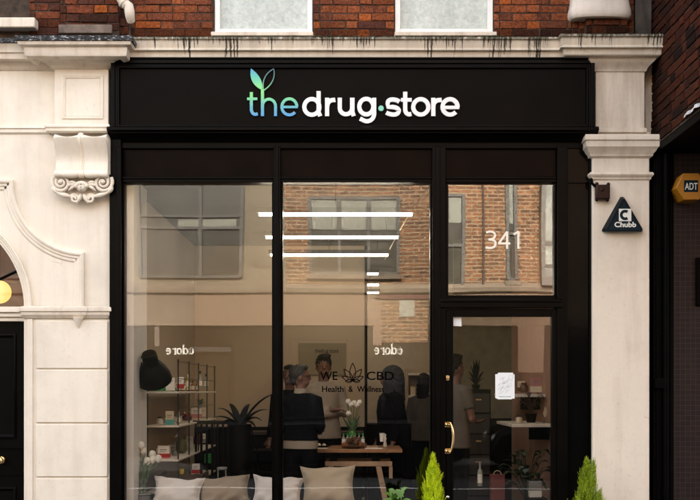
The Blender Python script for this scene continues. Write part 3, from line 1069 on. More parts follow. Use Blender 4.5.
# string course at the springing of the arch, and its small pendant drop
prof = [(0, V(306)), (0.018, V(306.6)), (0.030, V(307.6)), (0.034, V(309.5)), (0.034, V(311.5)), (0.022, V(312.3)), (0.022, V(315)), (0.012, V(316.3)), (0.004, V(318)), (0, V(318.5))]
sc_ = part('string_course', MB().sweep([(U(24.5), 0.12), (U(24.5), -.014), (U(72), -.014), (U(72), -.02), (U(85), -.02), (U(85), -.014), (U(108.4), -.014), (U(108.4), 0.1)], prof), m_stucco_old, hs)
mb = MB().lathe([(0.001, V(328.5)), (0.012, V(326.5)), (0.026, V(322.5)), (0.040, V(319.5)), (0.044, V(318))], (U(79), -0.018, 0), 14)
part('drop', mb, m_stucco, sc_)
# transom over the door
part('transom', MB().box(U(-170), U(26.5), 0.10, 0.2, V(320.5), V(316.5)).box(U(-170), U(26.5), 0.08, 0.2, V(316.3), V(312)).box(U(-170), U(26.5), 0.06, 0.2, V(311.8), V(306)), m_stucco, hs, bevel=0.006)
# reveal of the opening
part('jamb', MB().box(U(27.2), U(33), -0.012, -0.0008, 0, V(319)), m_stucco, hs, bevel=0.003)
# fanlight
yf = 0.16
fan = part('fanlight', MB().prism([(x, z) for (x, z) in arc(ac[0], ac[1], ar - .003, 180, 0, 40)], yf, yf + 0.008), glass_mat('fanlight_glass', 0.03), hs, smooth=0)
mb = MB()
for a in (155, 120, 90, 60, 25):
    mb.tube([(ac[0] + 0.10 * math.cos(R(a)), yf, ac[1] + 0.10 * math.sin(R(a))), (ac[0] + (ar - .01) * math.cos(R(a)), yf, ac[1] + (ar - .01) * math.sin(R(a)))], 0.013, 8)
part('glazing_bar', mb, m_black, fan)
# hall behind the fanlight and the door
m_hall = plain('hall_brown', (0.11, 0.045, 0.018), 0.8, var=0.4, scale=3)
mb = MB().box(-5.0, U(35), 2.4, 2.5, 0, 4.3).box(U(32), U(36), 0.31, 2.39, 0, 4.3).box(-5.0, U(31.5), 0.31, 2.39, 4.0, 4.1)
part('hall', mb, m_hall, hs, smooth=0)
# the black door
yd = 0.14
dr = part('door', MB().box(ac[0] - ar + .002, U(26.8), yd, yd + 0.06, 0.02, V(320.8)), m_black, hs, label='black panelled front door', smooth=0)
mb = MB()
def panel(px0, px1, py0, py1):
    a, b, c, d = U(px0, yd), U(px1, yd), V(py1, yd), V(py0, yd)
    mb.sweep([(a, c), (a, d), (b, d), (b, c)], [(0, yd - .0005), (0.0, yd - 0.014), (0.012, yd - 0.018), (0.022, yd - 0.008), (0.030, yd - 0.004), (0.032, yd - .0005)], plan=False, closed=True)
for (a, b) in ((-160, -82), (-64, 16)):
    panel(a, b, 334, 438); panel(a, b, 487, 550)
mb.box(ac[0] - ar + .01, U(27.6), yd - 0.02, yd - 0.0006, V(449), V(441)).box(ac[0] - ar + .01, U(27.6), yd - 0.014, yd - 0.0006, V(476.5), V(472))
part('panel_moulding', mb, m_black, dr)
mb = MB().lathe([(0.006, 0.0), (0.030, -0.001), (0.030, -0.007), (0.012, -0.012), (0.010, -0.035), (0.026, -0.045), (0.034, -0.058), (0.030, -0.072), (0.012, -0.080), (0.001, -0.081)], (U(1.5, yd), yd - 0.0006, V(460, yd)), 20, axis='Y')
part('door_knob', mb, m_brass, dr, label='round brass knob', smooth=60)

# upper part: pilaster block with a sunk panel over the scroll bracket
ypl = -0.06
x0, x1 = U(54.5, ypl), U(108.5, ypl)
zp0, zp1 = V(126.5, ypl), V(52, ypl)
pil = part('pilaster', MB().box(x0, x1, ypl, -0.0005, zp0, 4.20), m_stucco, hs, bevel=0.004)
ring = [(U(62, ypl), V(119, ypl)), (U(62, ypl), V(75, ypl)), (U(103.5, ypl), V(75, ypl)), (U(103.5, ypl), V(119, ypl))]
part('panel_moulding', MB().sweep(ring, [(0, ypl - .0005), (0.0, ypl - 0.008), (0.010, ypl - 0.012), (0.018, ypl - 0.006), (0.024, ypl - 0.010), (0.032, ypl - .0005)], plan=False, closed=True), m_stucco, pil)
prof = [(0, V(123.6, -.1)), (0.020, V(124.0, -.1)), (0.028, V(125.2, -.1)), (0.028, V(127.0, -.1)), (0.018, V(128.0, -.1)), (0.018, V(130.6, -.1)), (0.006, V(131.8, -.1)), (0, V(132.4, -.1))]
ya = -0.075
part('abacus', MB().sweep([(U(51), 0), (U(51), ya), (U(109), ya), (U(109), 0)], prof), m_stucco, pil)
prof = [(0, V(126, -.03)), (0.024, V(126.4, -.03)), (0.03, V(128, -.03)), (0.018, V(129, -.03)), (0.02, V(132, -.03)), (0.008, V(134), ), (0, V(134.6))]
part('band', MB().sweep([(-5.2, 0), (U(51), 0)], prof), m_stucco, hs)
# cornice over the pilaster
hz = lambda py: V(py, -0.26)
cap = [(0, hz(46) + 0.03), (0.235, hz(42.6)), (0.228, hz(45.6)), (0.196, hz(47.3)), (0.190, hz(54.0)), (0.182, hz(55.6)), (0.140, hz(56.5) - .004)]
cap += [(0.110, V(57.5, -.17)), (0.075, V(60.5, -.13)), (0.045, V(64.5, -.1)), (0.030, V(67, -.09)), (0.012, V(68.2, -.08)), (0.0, V(69, -.08))]
pa = [(x0, 0), (x0, ypl), (x1, ypl), (x1, 0.1)]
co = part('cornice', MB().sweep(pa, cap), m_stucco_old, pil)
lead = [(0, hz(36) + .07), (0.246, hz(37.4)), (0.250, hz(38.4)), (0.246, hz(42.2)), (0.236, hz(42.5)), (0.02, hz(42.4) + 0.01)]
part('lead_flashing', MB().sweep(pa, lead), m_lead, co)
# lower cornice along the house
hz2 = lambda py: V(py, -0.17)
cap2 = [(0, hz2(43)), (0.165, hz2(43.2)), (0.15, hz2(46)), (0.142, hz2(47.5)), (0.140, hz2(51)), (0.125, hz2(52)), (0.122, hz2(57)), (0.10, hz2(58.2)), (0.08, V(59.5, -.1)), (0.05, V(63, -.06)), (0.03, V(67, -.05)), (0.015, V(69.8, -.02)), (0, V(70.5, -.02))]
co2 = part('cornice', MB().sweep([(-5.2, 0), (x0 + .02, 0)], cap2), m_stucco_old, hs)
part('lead_flashing', MB().sweep([(-5.2, 0), (x0 + .02, 0)], [(0, hz2(36) + .03), (0.175, hz2(38.4)), (0.178, hz2(39.2)), (0.175, hz2(43)), (0.1, hz2(43.1))]), m_lead, co2)

# scroll bracket
yb = -0.0005
cb = hub('scroll_bracket', hs, label='carved bracket with two scrolls and a shell')
bx0, bx1 = U(53.5, -.14), U(107.8, -.14)
bw = bx1 - bx0
def body(a, b):
    # a across, b from top (0) to the roll (1)
    z = V(133.2, -.15) + (V(172.6, -.13) - V(133.2, -.15)) * b - 0.022 * abs(math.sin(2 * PI * a)) * max(0, 1 - b / .2) ** 1.5
    x = bx0 + bw * a
    t = abs(2 * a - 1)
    depth = 0.165 - 0.075 * (0.5 - 0.5 * math.cos(PI * min(1, b / .72))) + 0.018 * max(0, (b - .72) / .28) - 0.05 * max(0, 1 - b / .10)
    lobe = 0.030 * abs(math.sin(2 * PI * a)) ** 0.45 * (1.15 - 0.5 * b)
    dip = 0.030 * max(0, 1 - b / 0.12) * abs(math.sin(2 * PI * a))
    if t > 0.965:
        depth *= 0.25 if t > 0.99 else 0.9
        lobe = 0
    return (x, -(depth + lobe - dip), z)
part('scroll', MB().grid(body, 56, 26), m_stucco, cb, smooth=60)
mb = MB()
for i in range(3):
    xx = bx0 + bw * (0.5 + (i - 1) * 0.030)
    mb.tube([(xx, body(0.5, b)[1] - (0.012 if i != 1 else 0.016), body(0.5, b)[2]) for b in [k / 14 for k in range(15)]], 0.0075 if i != 1 else 0.010, 8)
part('centre_rib', mb, m_stucco, cb, smooth=60)
zr = V(173.8, -.14)
pr = [(0.020, -0.5), (0.030, -0.485), (0.030, -0.45), (0.024, -0.40), (0.028, -0.28), (0.034, -0.18), (0.028, -0.09), (0.020, -0.055), (0.030, -0.045), (0.032, 0.0)]
pr = [(r, h * bw) for r, h in pr]
pr += [(r, -h) for r, h in pr[-2::-1]]
part('roll', MB().lathe(pr, ((bx0 + bx1) / 2, -0.115, zr), 18, axis='X'), m_stucco, cb, smooth=60)
# volutes and leaf work
mb = MB()
xm = (bx0 + bx1) / 2
kk = 1 / S(-.1)
for sd in (-1, 1):
    cxv, czv = xm + sd * 21.0 * kk, V(182.5, -.1)
    pts = []; rr = []
    for i in range(40):
        a = i / 39 * 2.1 * 2 * PI
        rad = (9.3 - 8.0 * i / 39) * kk
        pts.append((cxv + sd * rad * math.cos(a - 0.6), -0.085 - 0.022 * i / 39, czv - rad * math.sin(a - 0.6)))
        rr.append((2.0 - 0.9 * i / 39) * kk)
    mb.tube(pts, rr, 8)
    mb.ball((cxv, -0.11, czv), 1.9 * kk, 10, 7)
    # band from the volute down to the small scrolls at the foot
    q = bez((cxv + sd * 8.2 * kk, -0.085, czv - 4 * kk), (cxv + sd * 7 * kk, -0.085, czv - 12 * kk), (cxv - sd * 4 * kk, -0.08, czv - 12 * kk), (xm + sd * 9.5 * kk, -0.075, V(196.5, -.1)), 12)
    mb.tube(q, [2.1 * kk + 0.5 * kk * math.sin(i) for i in range(13)], 8)
    c2 = (xm + sd * 8.0 * kk, V(198.3, -.1))
    pts = []
    for i in range(26):
        a = i / 25 * 1.5 * 2 * PI
        rad = (4.6 - 3.6 * i / 25) * kk
        pts.append((c2[0] + sd * rad * math.cos(a + 0.7), -0.07 - 0.02 * i / 25, c2[1] + rad * math.sin(a + 0.7)))
    mb.tube(pts, [(1.7 - 0.7 * i / 25) * kk for i in range(26)], 8)
    mb.tube(bez((xm + sd * 2 * kk, -0.085, V(203, -.1) + 9 * kk), (xm + sd * 1.5 * kk, -0.085, V(196, -.1)), (xm + sd * 3 * kk, -0.085, V(199, -.1)), (xm + sd * 6 * kk, -0.08, V(202.6, -.1)), 8), [1.2 * kk, 1.5 * kk, 1.8 * kk, 1.9 * kk, 2 * kk, 1.9 * kk, 1.6 * kk, 1.2 * kk, .7 * kk], 8)
    # leaf sprays beside the shell
    for j, (dx, dz, L) in enumerate(((9, 1.0, 6.5), (11, -1.5, 6.0), (9, -4.5, 6.0))):
        p0 = (xm + sd * 5 * kk, -0.09, V(184, -.1) - j * 1.6 * kk)
        p1 = (xm + sd * (5 + dx) * kk, -0.09, V(184, -.1) + dz * kk - j * 1.2 * kk)
        mb.tube(bez(p0, (p0[0] + sd * 3 * kk, -.105, p0[2] + 2 * kk), (p1[0] - sd * 2 * kk, -.10, p1[2] + 1.5 * kk), p1, 8), [.5 * kk, 1.2 * kk, 1.6 * kk, 1.8 * kk, 1.8 * kk, 1.6 * kk, 1.2 * kk, .8 * kk, .3 * kk], 8)
part('volute', mb, m_stucco, cb, smooth=60)
mb = MB()
for i in range(7):
    a = -78 + i * 26
    mb.tube([(xm, -0.095, V(190.5, -.1)), (xm + 5.2 * kk * math.sin(R(a)), -0.118, V(187, -.1) + 4.5 * kk * math.cos(R(a)) * 0.8)], [1.6 * kk, 2.4 * kk], 8)
    mb.ball((xm + 5.2 * kk * math.sin(R(a)), -0.118, V(187, -.1) + 3.6 * kk * math.cos(R(a))), 2.2 * kk, 8, 6)
mb.ball((xm, -0.10, V(187.5, -.1)), (5.5 * kk, 0.036, 4.6 * kk), 14, 9)
part('shell', mb, m_stucco, cb, smooth=60)
mb = MB()
for (dx, py) in ((0, 184.5), (0, 187.2), (0, 189.8)):
    mb.ball((xm + dx, -0.136, V(py, -.13)), 0.0045, 8, 5)
part('drill_hole', mb, m_stone, cb)
mb = MB().prism([(xm - 26 * kk, V(176, -.03)), (xm + 26 * kk, V(176, -.03)), (xm + 25 * kk, V(188, -.03)), (xm + 12 * kk, V(197, -.03)), (xm, V(200, -.03)), (xm - 12 * kk, V(197, -.03)), (xm - 25 * kk, V(188, -.03))], -0.06, -0.001)
part('back_plate', mb, m_stucco_old, cb, bevel=0.012)

# brickwork over the left cornice
mb = MB()
byl = 0.03
xx0, xx1 = U(29, byl), U(61, byl)
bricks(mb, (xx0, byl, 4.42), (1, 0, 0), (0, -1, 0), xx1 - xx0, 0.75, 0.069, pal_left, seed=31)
part('brick_wall', mb, m_brick, hs, smooth=0)
mb = MB()
xa, xb = U(60, -.02), U(119, -.02)
bricks(mb, (xa, -0.02, 4.44), (1, 0, 0), (0, -1, 0), xb - xa, 0.72, 0.073, pal_left, seed=37, stretcher=0.235)
part('brick_pier', mb, m_brick, hs, smooth=0)
mb = MB()
xc, xd = U(117.5, byl), U(129, byl)
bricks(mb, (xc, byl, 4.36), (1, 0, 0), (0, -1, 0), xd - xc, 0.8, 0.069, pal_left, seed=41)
part('brick_wall', mb, m_brick, hs, smooth=0)
for mb in (MB().box(-5.2, U(61), byl + .006, 0.3, 4.161, 5.2), MB().box(xa + .003, xb - .003, -0.012, byl + .004, 4.30, 5.16), MB().box(U(61.2), U(129.5), byl + .0065, 0.099, 4.20, 5.2)):
    part('mortar_bed', mb, m_mortar, hs, smooth=0)
part('stone_course', MB().box(U(58.5, -.03), U(112, -.03), -0.034, 0.0, V(33.5, -.03), V(24.5, -.03)), m_stone, hs, bevel=0.008)
mb = MB().box(-5.2, U(128.5), 0.12, 0.42, 5.17, 7.6)
part('upper_wall', mb, MATS['upper_brick'], hs, smooth=0)
# house window with its stone sill
yw = 0.06
win = part('sash_window', MB().box(-4.2, U(28.5, yw), yw, yw + .08, V(17.5, yw), V(6.5, yw)).box(U(23.5, yw), U(28.5, yw), yw + .004, yw + .08, V(6.4, yw), 5.15), m_whitepaint, hs, bevel=0.004)
part('frosted_pane', MB().box(-4.2, U(25, yw), yw + .04, yw + .05, V(8, yw), 5.15), m_frost2, win, smooth=0)
part('sill', MB().box(-4.3, U(35, -.06), -0.07, yw + .02, V(27.3, -.07), V(17.2, -.07)), m_stucco_old, win, bevel=0.01)

# glowing globe lamp in the hall
gl = thing('globe_lamp', 'round glowing yellow globe lamp behind the arched fanlight', 'lamp', (U(-0.5, 1.0), 1.0, V(292, 1.0)))
gr = 11.5 / S(1.0)
part('globe', MB().ball(gl.location, gr, 24, 16), emit_mat('lamp_glow', (1.0, 0.56, 0.13), 0.16), gl, smooth=80)
part('stem', MB().cyl((gl.location.x, 1.0, gl.location.z + gr - .005), (gl.location.x, 1.0, 3.99), 0.008), m_brass, gl)

# white downpipe between the two brick fronts
dp = thing('downpipe', 'white downpipe bending in from the brick wall above the ledge', 'pipe', (U(128, -.08), -0.08, 4.45))
mb = MB()
pp = bez((U(112, -.1), -0.10, 4.98), (U(118, -.1), -0.10, 4.72), (U(121, -.1), -0.10, 4.64), (U(128.5, -.1), -0.10, V(6, -.1)), 10) + [(U(129.7, -.1), -0.10, V(12, -.1)), (U(130, -.1), -0.10, V(16, -.1)), (U(130, -.1), -0.06, V(19.5, -.1))]
mb.tube(pp, [0.040] * 11 + [0.042, 0.040, 0.034], 16)
part('pipe', mb, m_stucco_old, dp, smooth=60)
part('pipe_collar', MB().tube(pp[7:9], 0.047, 16), m_stucco_old, dp)

# ------------------------------------------------------------------ neighbour building at the right
nb = thing('neighbour_building', 'dark brick building whose side wall juts out past the shop, with brown tiles below', 'building', (2.6, 0, 0))
XN = U(655.5)
ZS = 3.49
mb = MB()
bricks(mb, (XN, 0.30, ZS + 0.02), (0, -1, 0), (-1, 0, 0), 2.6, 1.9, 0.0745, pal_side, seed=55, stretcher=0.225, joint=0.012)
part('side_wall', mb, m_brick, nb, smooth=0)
part('mortar_bed', MB().box(XN + 0.006, XN + 0.4, -2.29, 0.30, ZS + 0.01, 5.42), m_mortar, nb, smooth=0)
part('added_rear_wall', MB().box(2.537, 6.5, 0.401, 9.0, 0, 7.6), m_mortar, nb, smooth=0)  # unseen, added to stop sun leaking through the gap beside the shop
part('upper_wall', MB().box(XN + 0.401, 6.5, -2.3, 0.4, ZS + 0.01, 7.6).box(XN + 0.003, XN + 0.4, -2.3, 0.4, 5.43, 7.6), MATS['upper_brick'], nb, smooth=0)
part('soffit', MB().box(XN, 6.5, -2.3, 0.02, ZS - 0.06, ZS), m_blackmatt, nb, bevel=0.004)
# pale flashing along the foot of the side wall
mb = MB().grid(lambda a, b: (XN - 0.012 - 0.01 * b + 0.004 * math.sin(a * 60) + 0.003 * math.sin(a * 143), -0.80 - a * 1.45, ZS + 0.028 + 0.030 * (1 - b) + 0.006 * math.sin(a * 47)), 60, 2)
part('flashing', mb, plain('pale_lead', (0.55, 0.55, 0.56), 0.6, var=0.6, scale=30, bump=0.6), nb)
# brown mosaic tiled wall
_n = N('brown_mosaic')
_g = _n.node('ShaderNodeTexBrick', offset=0.0)
_g.inputs['Scale'].default_value = 1.0
_g.inputs['Brick Width'].default_value = 0.043
_g.inputs['Row Height'].default_value = 0.043
_g.inputs['Mortar Size'].default_value = 0.0022
_g.inputs['Color1'].default_value = (0.016, 0.0075, 0.0062, 1)
_g.inputs['Color2'].default_value = (0.011, 0.0055, 0.0050, 1)
_g.inputs['Mortar'].default_value = (0.032, 0.020, 0.018, 1)
_p = _n.node('ShaderNodeNewGeometry'); _s = _n.node('ShaderNodeSeparateXYZ'); _c = _n.node('ShaderNodeCombineXYZ')
_n.link(_p.outputs['Position'], _s.inputs[0]); _n.link(_s.outputs['X'], _c.inputs[0]); _n.link(_s.outputs['Z'], _c.inputs[1]); _n.link(_c.outputs[0], _g.inputs['Vector'])
_n.base(_g.outputs['Color']); _n.set(Roughness=0.55); _n.b.inputs['Specular IOR Level'].default_value = 0.2
part('tiled_wall', MB().box(U(672, 0.0), 6.5, 0.0, 0.3, 0, ZS - .061), _n.m, nb, smooth=0)
mb = MB().box(U(652.5), U(671.8), -0.03, 0.28, 0, ZS + 0.012).box(U(655), U(660), -0.045, -0.0305, 0, ZS - .07).box(U(668), U(670.5), -0.05, -0.0305, 0, ZS - .07)
part('black_post', mb, m_blackmatt, nb, bevel=0.004)
part('recess_panel', MB().box(U(672, -.02), U(673.6, -.02), -0.02, -0.0005, 0, ZS - .07), m_blackmatt, nb)
part('signboard', MB().box(U(696.5, -.03), U(760), -0.03, -0.0006, V(306), V(258)), m_blackmatt, nb, bevel=0.004)

dpb = thing('drainpipe', 'thin black drainpipe on the post right of the white pier', 'pipe', (U(663), -0.06, 0))
part('pipe', MB().cyl((U(663.5), -0.075, 0), (U(663.5), -0.075, ZS - .08), 0.024), m_blackmatt, dpb)
mb = MB()
mb.box(U(655, -.07), U(668, -.07), -0.09, -0.031, V(388.5), V(378))
for px in (656.5, 666.5):
    mb.cyl((U(px, -.09), -0.092, V(386)), (U(px, -.09), -0.10, V(386)), 0.008)
part('bracket', mb, m_blackmatt, dpb, bevel=0.004)

# ------------------------------------------------------------------ alarm boxes
al = thing('alarm_box', 'dark blue triangular alarm box lettered Chubb on the white pier', 'alarm', (U(622), -0.06, V(232)))
yf0 = -0.125
m_blue = plain('navy_plastic', (0.0025, 0.007, 0.011), 0.45, var=0.1, spec=.1)
m_navyface = plain('navy_face', (0.003, 0.014, 0.023), 0.4, var=0.1, spec=.1)
bk = [(U(601.8, -.062), V(231.5, -.062)), (U(642.8, -.062), V(231.5, -.062)), (U(642.8, -.062), V(229, -.062)), (U(623.5, -.062), V(196.8, -.062)), (U(620.3, -.062), V(196.8, -.062)), (U(601.8, -.062), V(229.5, -.062))]
fr = [(U(607.5, yf0), V(231.3, yf0)), (U(641.5, yf0), V(231.3, yf0)), (U(642, yf0), V(228.5, yf0)), (U(625.2, yf0), V(199, yf0)), (U(622.6, yf0), V(199, yf0)), (U(607, yf0), V(228.2, yf0))]
mb = MB()
n = len(bk)
mb.add([(p[0], -0.062, p[1]) for p in bk] + [(p[0], yf0, p[1]) for p in fr], [tuple(range(n, 2 * n)), tuple(reversed(range(n)))] + [(i, (i + 1) % n, n + (i + 1) % n, n + i) for i in range(n)])
part('housing', mb, m_blue, al, bevel=0.003, smooth=0)
f2 = [(U(609, yf0), V(229.8, yf0)), (U(640.3, yf0), V(229.8, yf0)), (U(624.2, yf0), V(201.5, yf0))]
part('face', MB().prism(f2, yf0 - .0015, yf0 - .0003), m_navyface, al, smooth=0)
yl = yf0 - .002
mb = MB()
cx, cz = (U(618.9, yl) + U(631.3, yl)) / 2, (V(221.3, yl) + V(208.7, yl)) / 2
hw = (U(631.3, yl) - U(618.9, yl)) / 2
mb.box(cx - hw, cx + hw, yl, yl + .0015, cz - hw, cz + hw)
m_off = plain('offwhite_letters', (0.72, 0.72, 0.68), 0.5, var=0.04)
part('emblem', mb, m_off, al, smooth=0)
mb = MB().stroke(arc(cx + .0, cz, hw * 0.62, 52, 308, 24), hw * 0.46, yl - .0015, yl - .0003)
part('emblem_letter', mb, m_navyface, al, smooth=0)
part('lettering', MB().text('Chubb', U(614.5, yl), U(636.2, yl), V(227.2, yl), V(221.9, yl), yl, yl + .001, bold=0.03), m_off, al, smooth=0)

ab = thing('alarm_box', 'small maroon bell box high on the white pier beside the frame', 'alarm', (U(600), -0.06, V(200)))
m_mar = plain('maroon_plastic', (0.018, 0.005, 0.004), 0.35, var=0.2, spec=.2)
mb = MB().box(U(595.5, -.1), U(609.5, -.1), -0.125, -0.062, V(199.2, -.12), V(184.5, -.12))
part('housing', mb, m_mar, ab, bevel=0.010)
for (px, py) in ((597, 184), (608.5, 184.3), (597, 199.5), (607.5, 199.8)):
    part('screw_lug', MB().ball((U(px, -.1), -0.095, V(py, -.1)), 0.016, 10, 7), m_mar, ab)
part('badge', MB().ball((U(602, -.12), -0.127, V(190, -.12)), (0.018, 0.008, 0.012), 10, 7), m_mar, ab)
mb = MB().tube([(U(596, -.1), -0.08, V(186, -.1)), (U(592.5, -.1), -0.085, V(183, -.1)), (U(592, -.1), -0.07, V(178, -.1))], 0.012, 8)
part('cable', mb, m_blackmatt, ab)

ad = thing('alarm_box', 'yellow hexagonal alarm box lettered ADT on the dark tiled wall', 'alarm', (U(691), -0.1, V(204)))
yA = -0.19
m_yel = plain('yellow_plastic', (0.36, 0.145, 0.009), 0.4, var=0.08, scale=10)
hexa = [(676.3, 187.5), (683.2, 173.2), (699.0, 173.2), (706, 187.5), (699.2, 199.8), (684, 199.8)]
mb = MB().prism([(U(a, yA), V(b, yA)) for a, b in hexa], yA, -0.002)
part('housing', mb, m_yel, ad, bevel=0.006)
part('plate', MB().box(U(684, yA), U(698, yA), yA - .002, yA - .0003, V(192, yA), V(180.3, yA)), m_navyface, ad, smooth=0)
part('lettering', MB().text('ADT', U(684.8, yA), U(697.4, yA), V(189.8, yA), V(183, yA), yA - .004, yA - .0023, bold=0.01), m_off, ad, smooth=0)

# ------------------------------------------------------------------ across the street (seen mirrored in the glass)
m_bk2 = brick_tex_mat('street_brick', (0.25, 0.100, 0.038), (0.095, 0.038, 0.017), (0.30, 0.215, 0.12), bw=0.235, rh=0.082, ms=0.014)
m_rend = plain('beige_render', (0.22, 0.175, 0.115), 0.95, var=0.10, scale=1.2)
m_band = plain('beige_stone', (0.20, 0.15, 0.10), 0.85, var=0.12, scale=4)
m_olive = plain('olive_paint', (0.012, 0.010, 0.006), 0.9, var=0.2, scale=2, spec=0.0)
m_winglass = plain('dark_window', (0.062, 0.055, 0.040), 0.2, var=0.3, scale=2, spec=0.2)
m_blind = plain('pale_blind', (0.24, 0.235, 0.18), 0.8, var=0.1, scale=5)
m_frame2 = plain('grey_frame', (0.085, 0.075, 0.058), 0.6)
m_orange = plain('terracotta_fascia', (0.22, 0.14, 0.08), 0.7, var=0.1, scale=1.5)
m_greyolive = plain('grey_olive_panel', (0.020, 0.018, 0.011), 0.9, var=0.2, scale=1, spec=0.0)
m_pink = plain('pink_render', (0.24, 0.145, 0.09), 0.8, var=0.1, scale=2)
OY = OPP
m_shopdark = plain('dark_shop_window', (0.006, 0.006, 0.005), 0.6, spec=0.0)
bld = thing('rendered_building', 'pale rendered building across the street with wide dark windows, mirrored in the left pane', 'building', (-6, OY, 0))
xs = RU(283)
part('wall', MB().box(-11, xs - .005, OY - 6, OY, 3.45, 8.0), m_rend, bld, smooth=0)
part('shop_wall', MB().box(-11, xs - .005, OY - 6, OY - 0.05, 0, 3.449), m_olive, bld, smooth=0)
part('fascia', MB().box(RU(193), xs - .005, OY - .049, OY + .05, RV(325), RV(294)), m_orange, bld, smooth=0)
part('fascia', MB().box(-11, RU(193) - .003, OY - .049, OY + .02, RV(325), RV(294)), m_band, bld, smooth=0)
part('ledge', MB().sweep([(xs - .006, OY), (-11, OY)], [(0, RV(282)), (.10, RV(285)), (.12, RV(288)), (.10, RV(292)), (0, RV(294))]), m_band, bld)
for (a, b) in ((136, 243), (-60, 100)):
    x0, x1, z0, z1 = RU(a), RU(b), RV(275.5), RV(178)
    w = part('window', MB().box(x0, x1, OY + .002, OY + .03, z0, z1), m_winglass, bld, smooth=0)
    mb = MB()
    for t in (0, 0.60, 1.0):
        mb.box(x0 + (x1 - x0) * t - .04, x0 + (x1 - x0) * t + .04, OY + .031, OY + .09, z0, z1)
    for zz in (z0, RV(226), RV(214), z1):
        mb.box(x0, x1, OY + .0315, OY + .08, zz - .03, zz + .03)
    part('window_frame', mb, m_frame2, w, smooth=0)
    part('blind', MB().box(x0 + (x1 - x0) * .38, x1 - .12, OY + .0312, OY + .034, RV(225), RV(217)), m_blind, w, smooth=0)
x0, x1 = RU(196), RU(229)
d = part('door', MB().box(x0, x1, OY - .049, OY - .01, 0, RV(352)), m_greyolive, bld, smooth=0)
part('door_head', MB().box(RU(190), RU(233), OY - .049, OY + .12, RV(352) + .002, RV(347)), plain('dark_head', (0.03, 0.025, 0.02), 0.7), d, smooth=0)
part('shop_window', MB().box(-9, RU(186), OY - .049, OY - .03, .5, RV(358)), m_shopdark, bld, smooth=0)
part('shop_window', MB().box(RU(236), xs - .1, OY - .049, OY - .03, .5, RV(345)), m_greyolive, bld, smooth=0)
mb = MB().box(RU(150), RU(155), OY - .049, OY - .02, RV(346), RV(318))
part('poster', mb, plain('faded_poster', (0.16, 0.12, 0.09), 0.8, var=.4, scale=20), bld, smooth=0)

b2 = thing('brick_building', 'sunlit brown brick building across the street with a three part window, mirrored in the glass', 'building', (3, OY, 0))
part('wall', MB().box(xs, 12, OY - 6, OY, 3.45, 8.6), m_bk2, b2, smooth=0)
part('ledge', MB().sweep([(12, OY), (xs, OY)], [(0, RV(283)), (.10, RV(286)), (.13, RV(288)), (.11, RV(292)), (0, RV(294))]), m_band, b2)
part('fascia', MB().box(xs, RU(376), OY - .049, OY + .04, RV(325), RV(294)), m_orange, b2, smooth=0)
part('shop_wall', MB().box(xs, 12, OY - 6, OY - .05, 0, 3.449), m_olive, b2, smooth=0)
part('fascia_panel', MB().box(xs, RU(366), OY - .049, OY + .0, RV(352), RV(325.3)), m_greyolive, b2, smooth=0)
mb = MB().box(RU(377), RU(432), OY - .049, OY + .03, RV(342), RV(298.5))
part('side_panel', mb, m_bk2, b2, smooth=0)
part('red_beam', MB().box(RU(380), RU(432), OY - .049, OY + .08, RV(298.3), RV(294.2)), plain('red_beam', (0.12, 0.03, 0.02), 0.7), b2, smooth=0)
part('shop_window', MB().box(RU(402), RU(418), OY + .031, OY + .05, RV(316), RV(299.5)), plain('white_blind', (0.36, 0.34, 0.26), 0.8), b2, smooth=0)  # pale blind in one even colour
part('pier', MB().box(RU(374), RU(383), OY - .049, OY + .05, RV(345), RV(298.5)), m_pink, b2, smooth=0)
part('fascia', MB().box(RU(433), 12, OY - .049, OY + .03, RV(325), RV(294.2)), m_orange, b2, smooth=0)
part('pier', MB().box(RU(519), RU(545), OY - .049, OY + .06, RV(372), RV(325.3)), m_pink, b2, smooth=0)
part('shop_window', MB().box(RU(436), RU(517), OY - .049, OY - .02, .5, RV(330)), m_greyolive, b2, smooth=0)
part('shop_window', MB().box(RU(551), RU(640), OY - .049, OY - .02, .5, RV(335)), m_shopdark, b2, smooth=0)
def window2(px0, px1, py0, py1, lights, blind, blindmat=None):
    x0, x1, z0, z1 = RU(px0), RU(px1), RV(py1), RV(py0)
    w = part('window', MB().box(x0, x1, OY + .002, OY + .012, z0, z1), m_winglass, b2, smooth=0)
    mb = MB()
    for i in range(lights + 1):
        xx = x0 + (x1 - x0) * i / lights
        mb.box(xx - .035, xx + .035, OY + .0125, OY + .06, z0, z1)
    for zz in (z0, z1, z1 - (z1 - z0) * 0.55):
        mb.box(x0, x1, OY + .013, OY + .05, zz - .03, zz + .03)
    part('window_frame', mb, m_frame2, w, smooth=0)
    mb = MB()
    for i in range(lights):
        a = x0 + (x1 - x0) * i / lights + .05; b = x0 + (x1 - x0) * (i + 1) / lights - .05
        mb.box(a, b, OY + .0122, OY + .016, z1 - (z1 - z0) * blind, z1 - .04)
    part('blind', mb, m_blind, w, smooth=0)
    part('sill', MB().box(x0 - .08, x1 + .08, OY + .001, OY + .12, z0 - .13, z0 - .031), m_band, w, smooth=0)
    return w, x0, x1, z0, z1
window2(308, 400, 196, 272, 3, 0.42)
window2(446, 463, 195, 286, 1, 0.30)
window2(508, 516.5, 176, 280, 1, 0.45)
window2(-0 + 590, 640, 195, 272, 2, 0.5)
mb = MB()
x0, x1 = RU(541), RU(556)
mb.prism([(x0, RV(286)), (x1, RV(286)), (x1, RV(150)), (x0, RV(150))], OY + .001, OY + .25)
bay = part('bay_window', mb, plain('bay_timber', (0.14, 0.12, 0.09), 0.6), b2, smooth=0)
part('pane', MB().box(x0 + .09, x1 - .07, OY + .251, OY + .256, RV(278), RV(165)), plain('net_curtain', (0.30, 0.29, 0.24), 0.8, var=.4, scale=3), bay, smooth=0)
